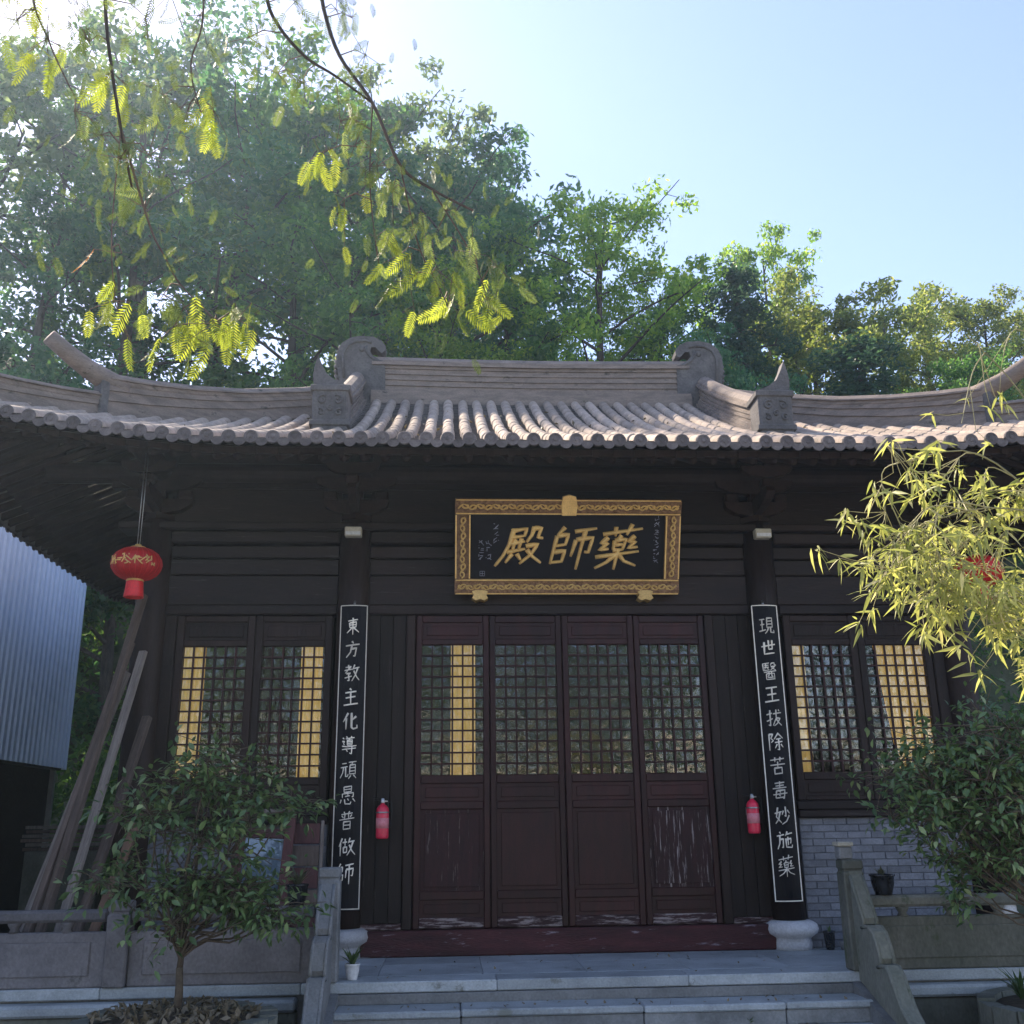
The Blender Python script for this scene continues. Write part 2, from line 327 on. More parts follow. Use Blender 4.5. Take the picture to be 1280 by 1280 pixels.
# bracket sets on the columns
arm = MB()
arm.prism([(-.36, .10), (-.34, .03), (-.24, -.03), (-.08, -.06), (.08, -.06), (.24, -.03), (.34, .03), (.36, .10)], -.05, .05, 1)
arm = arm.me('bracket_arm', M_['rafter'])
arm2 = MB().prism([(-.62, .12), (-.66, .06), (-.58, .0), (-.42, -.04), (-.1, -.06), (.2, -.06), (.3, .12)], -.045, .045, 0).me('bracket_arm', M_['rafter'])
blk = MB().box(-.075, .075, -.075, .075, 0, .1, .02).me('bearing_block', M_['rafter'])
cap = MB().lathe([(.12, 0), (.16, .05), (.17, .11)], 4).me('capital_block', M_['rafter'])
for x in COLX:
    bs = put('bracket_set', cap, hall, T(x, 0, 4.385))
    put('bracket_arm', arm, bs, T(x, -.06, 4.555)); put('bracket_arm', arm2, bs, T(x, 0, 4.56))
    for dx in (-.28, 0, .28): put('bearing_block', blk, bs, T(x+dx, -.06, 4.655))
    put('bearing_block', blk, bs, T(x, -.55, 4.68))
    put('bracket_arm', arm, bs, T(x, -.55, 4.84) @ Matrix.Scale(.8, 4)); put('bracket_arm', arm, bs, T(x, -.06, 4.81) @ Matrix.Scale(1.25, 4, (1, 0, 0)))

# lattice of one leaf: returns bar meshes ------------------------------
def lattice(parent, M, wd, z0, z1, nc, nr, y=-.012):
    vb = MB().box(-.009, .009, -.013, .013, z0, z1).me('lattice_bar', M_['door'])
    hb = MB().box(-wd/2, wd/2, -.010, .010, -.009, .009).me('lattice_bar', M_['door'])
    for i in range(1, nc): put('lattice_bar', vb, parent, M @ T(-wd/2+wd*i/nc, y, 0))
    for j in range(1, nr): put('lattice_bar', hb, parent, M @ T(0, y-.001, z0+(z1-z0)*j/nr))

# four door leaves ------------------------------------------------------
EDG = (-1.557, -.779, 0.0, .779, 1.557)
for k in range(4):
    x0, x1 = EDG[k]+.004, EDG[k+1]-.004; xc = (x0+x1)/2; hw = (x1-x0)/2; M = T(xc, -.02 if k in (0, 2) else -.012, 0)
    fr = MB(); st = .062
    for sx in (-1, 1): fr.box(min(sx*hw, sx*(hw-st)), max(sx*hw, sx*(hw-st)), -.035, .035, .245, 3.375, .008)
    for za, zb in ((1.63, 1.715), (1.375, 1.455), (.51, .595), (3.06, 3.125), (3.30, 3.374)): fr.box(-hw+st, hw-st, -.03, .03, za, zb, .008)
    leaf = fr.ob('door_leaf', M_['door'], hall, M=M)
    MB().box(-hw+st, hw-st, -.031, .03, .246, .345, .008).ob('bottom_rail', M_['rail'], leaf, M=M)
    pm = (M_['doorworn2'], M_['door'], M_['door'], M_['doorworn'])[k]
    for za, zb, mm in ((.345, .51, M_['door']), (.595, 1.375, pm), (1.455, 1.63, M_['door']), (3.125, 3.30, M_['door'])):
        p = MB(); p.box(-hw+st, hw-st, -.008, .012, za, zb); p.box(-hw+st+.045, hw-st-.045, -.018, -.0085, za+.035, zb-.035, .006)
        p.ob('panel', mm, leaf, M=M)
    lattice(leaf, M, 2*(hw-st), 1.715, 3.06, 6, 12)
    MB().box(-hw+st, hw-st, .006, .010, 1.716, 3.059).ob('glass_pane', G_, leaf, M=M)
MB().box(-2.06, 2.06, -.13, .10, .001, .238, .014).ob('threshold', M_['thresh'], hall)
# jambs and side panels
for s in (-1, 1):
    a, b_ = sorted((s*1.565, s*1.66)); MB().box(a, b_, -.06, .06, .24, 3.38, .01).ob('door_jamb', M_['wood'], hall)
    for k in range(3):
        xa = 1.665+k*.137; a, b_ = sorted((s*xa, s*(xa+.134)))
        MB().box(a, b_, -.022+.004*(k % 2), .03, .30, 3.38, .005).ob('side_plank', M_['woodv'], hall)
    a, b_ = sorted((s*1.665, s*2.07)); MB().box(a, b_, -.04, .02, .24, .298, .006).ob('side_rail', M_['rail'], hall)

# side bays: brick foot wall, sill, two sashes ----------------------------
brick = MB().box(-.118, .118, -.012, .04, 0, .0625, .004).me('brick', M_['brick'])
for s in (-1, 1):
    a, b_ = sorted((s*2.42, s*4.18))
    fw = MB().box(a, b_, -.03, .14, .0, 1.245).ob('foot_wall', M_['mortar'], hall)
    rng = random.Random(5+s)
    for r in range(18):
        off = .125*(r % 2)
        for k in range(8):
            xa = 2.42+off+k*.25 - .125
            lo, hi = max(xa+.004, 2.425), min(xa+.246, 4.175)
            if hi-lo < .05: continue
            sc = (hi-lo)/.236
            put('brick', brick, fw, T(s*(lo+hi)/2, -.03+rng.uniform(-.003, .003), .006+r*.069) @ Matrix.Diagonal((sc, 1, 1, 1)))
    MB().box(a-.01, b_+.01, -.10, .12, 1.25, 1.325, .012).ob('window_sill', M_['woodh'], hall)
    MB().box(a, b_, -.05, .08, 1.327, 1.42, .01).ob('window_sill', M_['woodh'], hall)
    for xa, xb in ((2.42, 3.19), (3.195, 4.17)) if False else ((2.44, 3.25), (3.255, 4.07)):
        xc = s*(xa+xb)/2; hw = (xb-xa)/2; M = T(xc, 0, 0); fr = MB()
        for sx in (-1, 1): fr.box(min(sx*hw, sx*(hw-.08)), max(sx*hw, sx*(hw-.08)), -.035, .035, 1.422, 3.38, .008)
        for za, zb in ((1.422, 1.47), (1.63, 1.71), (3.05, 3.12), (3.31, 3.379)): fr.box(-hw+.08, hw-.08, -.03, .03, za, zb, .008)
        sh = fr.ob('window_sash', M_['wood'], hall, M=M)
        for za, zb in ((1.47, 1.63), (3.12, 3.31)):
            p = MB(); p.box(-hw+.08, hw-.08, -.008, .012, za, zb); p.box(-hw+.12, hw-.12, -.018, -.0085, za+.03, zb-.03, .006); p.ob('panel', M_['wood'], sh, M=M)
        lattice(sh, M, 2*(hw-.08), 1.71, 3.05, 6, 12)
        MB().box(-hw+.08, hw-.08, .006, .010, 1.711, 3.049).ob('glass_pane', G_, sh, M=M)
    a, b_ = sorted((s*4.075, s*4.20)); MB().box(a, b_, -.05, .05, 1.422, 3.38, .01).ob('window_post', M_['wood'], hall)
# side and rear walls, floor
for s in (-1, 1):
    a, b_ = sorted((s*4.28, s*4.42)); MB().box(a, b_, .15, 6.1, 0, 5.49).ob('side_wall', M_['darkwall'], hall)
MB().box(-4.27, 4.27, 5.95, 6.1, 0, 5.39).ob('rear_wall', M_['darkwall'], hall)
MB().box(-4.27, 4.27, .145, 5.94, -.05, .012).ob('hall_floor', M_['floor'], hall)
MB().box(-4.27, 4.27, .13, 5.94, 4.75, 4.80).ob('hall_ceiling', M_['darkwall'], hall)

# rafters -----------------------------------------------------------------
def rafter_mesh(y0, y1, sq, dz):
    b = MB(); za, zb = base(y0-EY0)-dz, base(y1-EY0)-dz
    if sq:
        vs = [(x, y, z+h) for (y, z) in ((y0, za), (y1, zb)) for x in (-.034, .034) for h in (-.035, .035)]
        b.add(vs, [(0, 1, 3, 2), (4, 6, 7, 5), (0, 4, 5, 1), (2, 3, 7, 6), (0, 2, 6, 4), (1, 5, 7, 3)])
    else: b.tube([(0, y0, za), (0, y1, zb)], .045, 8)
    return b
rings = []
for (y0, y1, sq, dz, nm) in ((-1.36, .1, 0, .205, 'rafter'), (-1.66, -.72, 1, .135, 'flying_rafter')):
    full = rafter_mesh(y0, y1, sq, dz).me(nm, M_['rafter'], not sq)
    P = .205
    for face, half in (('f', EX), ('l', HD), ('r', HD)):
        n = int((half-.12)/P)
        for i in range(-n, n+1):
            u = i*P; s = half-abs(u)       # distance from the corner along this eave
            if face != 'f' and u < -3.2: continue
            tend = min(y1-EY0, s-.05)
            if tend < (y0-EY0)+.12: continue
            lift = .5*max(0, 1-s/3.45)**2
            mesh = full if tend > y1-EY0-.01 else rafter_mesh(y0, EY0+tend, sq, dz).me(nm, M_['rafter'], not sq)
            if face == 'f': M = T(u, 0, lift)
            else:
                M = T(0, YC, lift) @ Matrix.Rotation(R(-90 if face == 'l' else 90), 4, 'Z') @ T(u if face == 'l' else -u, 0, 0) @ T(0, -(EY0+EX), 0)
            put(nm, mesh, hall, M)
for sx in (-1, 1):
    pts = [(sx*(EX-t), EY0+t, roofz(sx*(EX-t), EY0+t)-.26) for t in (.12, .6, 1.2, 2.0)]
    MB().tube(pts, .085, 6).ob('hip_rafter', M_['rafter'], hall)
# eave fascia board following the curve
for yy in (-1.64,):
    b = MB(); n = 40
    for i in range(n):
        xa, xb = -6.3+12.6*i/n, -6.3+12.6*(i+1)/n
        za, zb = roofz(xa, EY0)-.115, roofz(xb, EY0)-.115
        b.add([(xa, yy, za), (xb, yy, zb), (xb, yy, zb+.07), (xa, yy, za+.07), (xa, yy+.05, za), (xb, yy+.05, zb), (xb, yy+.05, zb+.07), (xa, yy+.05, za+.07)], [(0, 1, 2, 3), (7, 6, 5, 4), (0, 4, 5, 1), (3, 2, 6, 7)])
    b.ob('eave_board', M_['rafter'], hall)

# roof deck ---------------------------------------------------------------
roof = MB()
def slope(half, width_of_t, tmax, tr):
    nt_, nu = 22, 44
    rows = []; vs = []
    for j in range(nt_+1):
        t = tmax*j/nt_; hw_ = width_of_t(t)
        for i in range(nu+1):
            u = hw_*(2*i/nu-1); vs.append(tr(u, t))
    fs = [(j*(nu+1)+i, j*(nu+1)+i+1, (j+1)*(nu+1)+i+1, (j+1)*(nu+1)+i) for j in range(nt_) for i in range(nu)]
    n = len(vs); up = [(x, y, z-.035) for x, y, z in vs]; dn = [(x, y, z-.10) for x, y, z in vs]
    roof.add(up+dn, fs+[tuple(reversed([k+n for k in f])) for f in fs])
def lz(t, s): return base(t)+.5*max(0, 1-s/3.45)**2
wf = lambda t: EX-t if t < 3.9 else 2.55
slope(EX, wf, HD, lambda u, t: (u, EY0+t, lz(t, EX-abs(u))))
slope(EX, wf, HD, lambda u, t: (-u, 2*YC-EY0-t, lz(t, EX-abs(u))))
slope(HD, lambda t: HD-t, 3.9, lambda u, t: (-(EX-t), YC-u, lz(t, HD-abs(u))))
slope(HD, lambda t: HD-t, 3.9, lambda u, t: (EX-t, YC+u, lz(t, HD-abs(u))))
roof = roof.ob('roof', M_['pan'], hall, True)
for s in (-1, 1):
    pr = [(YC-v, base(HD-v)-.06) for v in (1.0, .7, .4, .2, 0)]+[(YC+v, base(HD-v)-.06) for v in (.2, .4, .7, 1.0)]
    a, b_ = sorted((s*2.40, s*2.56)); MB().prism(pr, a, b_, 0).ob('gable_wall', M_['ridged'], roof)

# tile rows -----------------------------------------------------------------
def cover_row(pathfn, t1, e_side, seed):
    """half-round cover tiles laid end to end; pathfn(t) -> centre point on the roof"""
    rg = random.Random(seed); b = MB(); t = -.05; L = .29; n = 7
    while t < t1-.02:
        tb = min(t+L, t1); rings = []
        jx = rg.uniform(-.006, .006); jz = rg.uniform(-.003, .004)
        for tt, r in ((t, .070), (t+.014, .072), (tb+.01, .066)):
            p = Vector(pathfn(tt)); ring = []
            for k in range(n):
                a = math.pi*k/(n-1); off = e_side*(math.cos(a)*r+jx); ring.append(p+off+Vector((0, 0, math.sin(a)*r*1.12-.008+jz)))
            rings.append(ring)
        vs = [p for rr in rings for p in rr]; fs = [(j*n+k, j*n+k+1, (j+1)*n+k+1, (j+1)*n+k) for j in range(2) for k in range(n-1)]
        fs.append(tuple(range(n-1, -1, -1)))
        b.add(vs, fs); t = tb
    return b
def pan_row(pathfn, t1, e_side, hw):
    b = MB(); t = -.04
    while t < t1-.02:
        tb = min(t+.135, t1); vs = []
        for tt, dz in ((t, .008), (t, .024), (tb, .006)):
            p = Vector(pathfn(tt))
            for k in (-1, -.4, .4, 1): vs.append(p+e_side*(k*hw)+Vector((0, 0, dz-.03+.028*k*k)))
        b.add(vs, [(j*4+k, j*4+k+1, (j+1)*4+k+1, (j+1)*4+k) for j in range(2) for k in range(3)]); t = tb
    return b
disc = MB().lathe([(.0, 0), (.05, 0), (.052, .006), (.062, .008), (.074, .006), (.076, 0), (.076, -.03)], 16)
disc.lathe([(.026, .0), (.022, .008), (.01, .011)], 10); disc = disc.me('eave_tile_end', M_['tend'])
pl = []
for k in range(9):
    a = k/8*2-1; pl.append((a*.068, -.012-.085*(1-a*a)**.75))
drip = MB().prism([(-.068, .03), (-.035, .006), (0, -.002), (.035, .006), (.068, .03)][::-1]+pl, -.008, .008, 1).me('drip_tile', M_['tend'])
DISC_R = Matrix.Rotation(R(90), 4, 'X')          # disc axis to -y
P = .205
for face in ('f', 'l', 'r'):
    half = EX if face == 'f' else HD
    n = int((half-.15)/P)
    if face == 'f': fn = lambda u, t: (u, EY0+t, lz(t, EX-abs(u))); es = Vector((1, 0, 0)); RZ = I4
    elif face == 'l': fn = lambda u, t: (-(EX-t), YC-u, lz(t, HD-abs(u))); es = Vector((0, -1, 0)); RZ = Matrix.Rotation(R(-90), 4, 'Z')
    else: fn = lambda u, t: (EX-t, YC+u, lz(t, HD-abs(u))); es = Vector((0, 1, 0)); RZ = Matrix.Rotation(R(90), 4, 'Z')
    for i in range(-n, n+1):
        for kind in (0, 1):
            u = (i+.5*kind)*P
            if abs(u) > half-.12: continue
            if face == 'f':
                t1 = half-abs(u) if abs(u) > 2.7 else 4.72
                if not kind and 2.40 < abs(u) < 2.72: t1 = 2.3
            else: t1 = min(half-abs(u), 3.85)
            f_ = lambda t, u=u: fn(u, t)
            if kind == 0:
                cover_row(f_, t1, es, i*7+len(face)).ob('cover_tile_row', M_['tile'], roof, True)
                p = Vector(fn(u, -.06)); put('eave_tile_end', disc, roof, T(p.x, p.y, p.z+.008) @ RZ @ DISC_R @ Matrix.Scale(.86, 4))
            else:
                pan_row(f_, t1, es, .072).ob('pan_tile_row', M_['pan'], roof)
                p = Vector(fn(u, -.055)); put('drip_tile', drip, roof, T(p.x, p.y, p.z-.018) @ RZ @ Matrix.Diagonal((1, 1, .7, 1)))

# ridges -----------------------------------------------------------------------
def courses(hgt, thick, base_over=.05, n=6):
    """stepped cross-section: list of (half thickness, z0, z1) with recessed joints"""
    out = [(thick/2+base_over, -.12, .05), (thick/2+base_over*.4, .05, .10)]
    h = (hgt-.10-.08)/n
    for k in range(n): out.append((thick/2-(.018 if k % 2 else 0), .10+k*h, .10+(k+1)*h))
    out.append((thick/2+.035, hgt-.08, hgt-.035)); return out
def sweep_ridge(pts, hgt, thick, n=6, base_over=.05, hts=None):
    b = MB(); pts = [Vector(p) for p in pts]
    for (ht, z0, z1) in courses(1.0 if hts else hgt, thick, base_over, n):
        vs = []
        for i, p in enumerate(pts):
            d = pts[min(i+1, len(pts)-1)]-pts[max(i-1, 0)]; d.z = 0; d.normalize(); sd_ = Vector((-d.y, d.x, 0))
            k = hts[i] if hts else 1.0
            for sx, zz in ((-1, z0), (1, z0), (1, z1), (-1, z1)): vs.append(p+sd_*sx*ht+Vector((0, 0, zz*k)))
        fs = [(i*4+a, i*4+(a+1) % 4, (i+1)*4+(a+1) % 4, (i+1)*4+a) for i in range(len(pts)-1) for a in range(4)]
        fs += [(3, 2, 1, 0), tuple((len(pts)-1)*4+a for a in range(4))]
        b.add(vs, fs)
    rad = thick/2+.012
    b.tube([p+Vector((0, 0, (hts[i] if hts else hgt)-.035)) for i, p in enumerate(pts)], rad, 10)
    return b
sweep_ridge([(-2.35, YC, base(HD)+.02), (-1.2, YC, base(HD)), (0, YC, base(HD)-.01), (1.2, YC, base(HD)), (2.35, YC, base(HD)+.02)], .58, .24, 9).ob('main_ridge', M_['ridge'], roof)
# ridge-end ornament: body, curl, fins
def ornament(s):
    O = [(2.14, -.12), (2.80, -.12), (2.82, .25), (2.86, .52), (2.86, .72), (2.80, .86), (2.68, .95), (2.52, .985), (2.34, .97), (2.22, .91), (2.155, .82), (2.16, .745), (2.21, .71), (2.255, .745), (2.30, .80), (2.37, .80), (2.385, .73), (2.33, .66), (2.24, .60), (2.16, .575)]
    zb = base(HD)
    b = MB(); b.prism([(s*x, zb+z) for x, z in O], YC-.13, YC+.13, 1)
    o = b.ob('ridge_ornament', M_['ridged'], roof)
    I = [(2.2, .02), (2.72, .02), (2.745, .3), (2.77, .55), (2.765, .70), (2.71, .82), (2.6, .885), (2.45, .90), (2.36, .87)]
    rim = MB(); rim.tube([(s*x, YC-.135, zb+z) for x, z in I[2:]], .022, 8); rim.tube([(s*x, YC-.135, zb+z) for x, z in [(2.18, .56), (2.28, .585), (2.38, .65), (2.44, .74), (2.43, .82)]], .02, 8)
    rim.ob('raised_rim', M_['ridged'], o, True)
    for k in range(9):
        q = k/8; z = .22+q*.62; x = 2.82+.05*math.sin(q*3)
        MB().tube([(s*(x-.02), YC, zb+z-.02), (s*(x+.05-.03*q), YC, zb+z+.03)], [.05, .02], 8).ob('back_fin', M_['ridged'], o, True)
    MB().lathe([(.0, -.02), (.045, -.01), (.05, 0), (.03, .015), (0, .018)], 12).ob('eye', M_['ridged'], o, True, M=T(s*2.5, YC-.132, zb+.77) @ DISC_R)
for s in (-1, 1): ornament(s)
# descending gable ridges with beast block at the foot
for s in (-1, 1):
    x = s*2.56; pts = [(x, y, base(y-EY0)) for y in (2.86, 2.3, 1.7, 1.1, .62, .22)]
    cj = sweep_ridge(pts, .40, .20, 7, .05).ob('gable_ridge', M_['ridge'], roof)
    zt = base(.1-EY0); 
    b = MB(); b.box(x-.20, x+.20, -.12, .24, zt-.1, zt+.47, .02); b.box(x-.225, x+.225, -.14, .26, zt+.40, zt+.475, .01); b.box(x-.225, x+.225, -.14, .26, zt-.02, zt+.05, .01)
    bb = b.ob('beast_block', M_['ridged'], cj)
    MB().prism([(x+s*a, zt+h) for a, h in ((-.19, .47), (.2, .47), (.215, .62), (.20, .74), (.165, .88), (.12, .76), (.06, .64), (-.04, .56), (-.14, .52))], -.06, .10, 1).ob('beast_horn', M_['ridged'], cj)
    rg = random.Random(3); rel = MB()
    for (rx, rz_, sg, rr) in ((-.085, .29, 1, .062), (.085, .29, -1, .062), (-.10, .14, -1, .045), (.10, .14, 1, .045), (0, .19, 1, .035)):
        sp = [(x+rx+sg*rr*(1-j_/16)*math.cos(j_/13*7+1), -.124, zt+rz_+rr*(1-j_/16)*math.sin(j_/13*7+1)) for j_ in range(14)]
        rel.tube(sp, .013, 6)
    stuff(rel.ob('relief_scroll', M_['ridged'], cj, True))
# hip ridges
for sx in (-1, 1):
    def hp(t, dz=0): return (sx*(EX-t), EY0+t, lz(t, t)+dz)
    ts = [3.85, 3.3, 2.7, 2.2, 1.8, 1.46]
    up = sweep_ridge([hp(t) for t in ts], .34, .18, 6, .05, [.35, .35, .36, .39, .42, .45]).ob('hip_ridge', M_['ridge'], roof)
    # upturned end: tapered curved horn carried on the ridge
    hn = [(1.62, .40), (1.46, .43), (1.30, .50), (1.14, .60), (0.98, .72)]
    b = MB(); b.tube([hp(t, 0)[:2]+(lz(1.46, 1.46)+h,) for t, h in hn], [.11, .12, .105, .095, .085], 10)
    b.ob('hip_horn', M_['ridge'], up, True)
    p = hp(1.43); d = Vector((sx, -1, 0)).normalized()
    MB().box(-.10, .10, -.05, .05, -.05, .40, .015, M=T(p[0], p[1], p[2]) @ Matrix.Rotation(R(45*sx), 4, 'Z')).ob('ridge_stop', M_['ridged'], up)
    ts = [1.40, 1.1, .8, .5, .25, .05, -.12]
    lo = sweep_ridge([hp(t, .0 if t > .3 else (.3-t)*.25) for t in ts], .26, .15, 4, .04, [.24, .25, .27, .29, .31, .31, .28]).ob('hip_ridge', M_['ridge'], roof)
    MB().tube([hp(-.02, .30), hp(-.2, .42), hp(-.36, .60)], [.09, .08, .06], 8).ob('hip_horn', M_['ridge'], lo, True)

# ================================================================= THINGS ON THE HALL
# ---- writing --------------------------------------------------------------
def stroke_mesh(b, pts, w0, w1, depth, org, size, n=7):
    """one brush stroke: a swollen ribbon along pts (unit square), raised towards -y"""
    P = [Vector((p[0], 0, p[1])) for p in pts]; Q = []
    for i in range(len(P)-1):
        for k in range(4): Q.append(P[i].lerp(P[i+1], k/4))
    Q.append(P[-1]); m_ = len(Q); vs = []
    for i, q in enumerate(Q):
        d = (Q[min(i+1, m_-1)]-Q[max(i-1, 0)]).normalized(); nn = Vector((-d.z, 0, d.x)); t = i/(m_-1)
        wd = (w0+(w1-w0)*t)*(1.0-.22*math.sin(math.pi*t))*(.75 if i in (0, m_-1) else 1)
        for k in range(n):
            a = math.pi*k/(n-1); c_ = q+nn*math.cos(a)*wd*.5; vs.append((org[0]+c_.x*size[0], -math.sin(a)*depth, org[1]+c_.z*size[1]))
    fs = [(i*n+k, (i+1)*n+k, (i+1)*n+k+1, i*n+k+1) for i in range(m_-1) for k in range(n-1)]
    fs += [tuple(range(n)), tuple(range(m_*n-1, (m_-1)*n-1, -1))]
    b.add(vs, fs)
DIAN = [[(.20,.88),(.36,.90),(.54,.93),(.52,.74)],[(.24,.72),(.52,.76)],[(.25,.90),(.22,.55),(.13,.28),(.0,.05)],[(.24,.57),(.56,.62)],[(.33,.68),(.32,.40)],[(.47,.70),(.45,.42)],[(.20,.37),(.60,.44)],[(.33,.33),(.22,.12)],[(.43,.33),(.55,.17)],
        [(.70,.97),(.68,.76),(.60,.60)],[(.70,.93),(.86,.93),(.83,.70),(.95,.68)],[(.60,.50),(.86,.54),(.76,.30),(.54,.08)],[(.64,.42),(.78,.26),(1.02,.08)]]
SHI = [[(.26,.98),(.13,.80)],[(.12,.78),(.10,.10)],[(.12,.77),(.37,.80),(.35,.56),(.13,.53)],[(.12,.38),(.37,.41),(.35,.15),(.10,.13)],[(.50,.86),(.98,.92)],[(.57,.66),(.53,.26)],[(.57,.66),(.94,.70),(.91,.34),(.81,.36)],[(.74,.92),(.72,.5),(.71,-.06)]]
YAO = [[(.08,.82),(.95,.92)],[(.34,.99),(.37,.76)],[(.70,1.04),(.62,.78)],[(.51,.78),(.44,.67)],[(.38,.66),(.39,.42)],[(.38,.66),(.63,.68),(.60,.42)],[(.40,.545),(.60,.555)],[(.38,.42),(.61,.43)],[(.22,.74),(.09,.60),(.24,.60),(.07,.44),(.28,.46)],[(.82,.75),(.70,.62),(.86,.61),(.72,.46),(.93,.48)],[(.02,.27),(.98,.37)],[(.50,.42),(.50,-.05)],[(.47,.31),(.30,.13),(.06,.0)],[(.53,.32),(.70,.14),(.98,.02)]]

BRUSH = {
 '東': '20,82 80,86|30,70 32,42|30,70 70,73 68,44|32,57 67,59|32,43 68,45|50,97 50,4|47,42 14,14|53,42 88,16',
 '方': '46,95 54,84|8,72 92,79|46,76 38,36 12,6|44,54 72,57 66,12 54,14',
 '教': '12,82 46,86|30,96 30,66|6,66 52,71|44,88 10,52|18,48 42,51 32,40|32,42 34,10 24,12|8,26 50,34|66,95 54,66|60,74 94,79|84,76 72,38 50,6|62,62 78,28 96,8',
 '主': '44,96 54,86|18,74 82,79|22,46 78,50|50,76 50,10|8,8 92,13',
 '化': '36,92 10,48|26,66 26,6|84,74 52,48|56,92 58,16 70,8 92,12 90,28',
 '導': '34,98 40,90|66,99 58,90|28,86 80,90|54,88 46,78|38,76 38,52|38,76 68,78 66,52|38,68 66,69|38,60 66,61|38,52 66,53|12,92 20,84|8,72 22,74 16,60 22,54|10,48 40,44 94,46|10,30 90,35|66,42 66,4 54,10|34,26 42,16',
 '頑': '14,84 40,86|6,64 46,69|22,66 18,36 4,12|34,66 34,18 48,20 48,32|52,90 96,93|74,91 68,78|58,76 58,28|58,76 90,78 89,28|58,61 89,62|58,45 89,46|58,29 89,30|66,24 52,6|80,24 94,8',
 '愚': '28,94 28,66|28,94 72,96 70,67|28,80 70,82|28,67 70,68|18,60 18,38|18,59 82,62 81,42 74,42|50,66 50,44|34,46 62,48|14,30 8,12|32,32 36,8 66,6 70,18|48,34 56,22|80,32 92,16',
 '普': '34,96 40,88|66,98 58,89|18,84 82,88|38,84 38,60|60,86 60,60|22,78 30,66|78,80 68,66|8,57 92,62|32,46 32,8|32,46 70,48 69,8|32,28 69,29|32,9 69,10',
 '做': '24,92 6,54|16,70 16,6|28,72 54,75|42,90 41,52|32,48 32,20|32,47 52,49 51,22|32,21 51,23|70,94 60,66|64,74 96,78|86,76 74,36 54,6|66,60 80,28 98,8',
 '現': '8,86 38,88|10,56 36,59|4,20 42,28|23,86 23,24|52,92 52,38|52,92 86,94 85,38|52,75 85,76|52,57 85,58|52,39 85,40|60,38 50,16 38,4|74,38 74,12 94,8 95,24',
 '世': '6,62 94,70|24,86 24,18 86,22|50,96 50,42|76,94 74,42|50,43 75,45',
 '醫': '8,94 48,96|10,94 10,56 48,57|28,92 18,80|20,83 44,85|16,72 46,74|30,84 16,60|32,72 44,60|62,96 54,80|62,95 82,96 82,82 92,82|56,74 84,77 54,54|62,70 90,54|12,46 90,50|26,36 26,4|26,36 78,38 77,4|44,48 42,28 34,20|60,49 60,24 70,22|34,15 70,16|26,5 77,6',
 '王': '16,84 84,89|20,50 78,54|6,10 94,17|50,86 50,14',
 '拔': '6,70 40,76|26,94 26,8 14,14|4,34 42,48|46,72 96,78|66,94 62,50 40,8|64,50 86,46 66,20 48,6|62,44 78,22 96,6|78,94 86,86',
 '除': '10,92 10,4|10,91 32,93 22,70 34,56 22,46|66,96 40,62|66,94 96,66|52,64 82,66|44,46 92,50|68,64 68,6 58,10|56,36 44,16|80,36 92,18',
 '苦': '8,82 92,87|34,95 34,70|66,97 64,71|6,54 94,60|50,72 50,40|28,38 28,6|28,38 74,40 73,6|28,8 73,9',
 '毒': '20,88 80,91|24,74 76,77|8,60 92,64|50,98 50,60|28,50 22,10|28,50 80,52 74,6 66,8|8,30 94,34|24,12 76,14|48,46 54,38|46,26 52,18',
 '妙': '24,92 12,44 42,10|36,68 26,32 6,8|4,62 46,70|70,94 69,42 60,48|56,74 46,52|82,76 94,58|90,46 72,18 44,4',
 '施': '22,95 28,86|4,74 46,79|22,76 18,38 6,8|22,56 40,58 36,14 28,16|66,95 54,72|58,80 96,84|50,52 88,58 86,34 80,36|68,68 68,24|56,60 56,14 92,10 93,24',
}
def brush(ch):
    if ch == '師': return SHI
    if ch == '藥': return YAO
    return [[tuple(int(v)/100 for v in p.split(',')) for p in st.split()] for st in BRUSH[ch].split('|')]

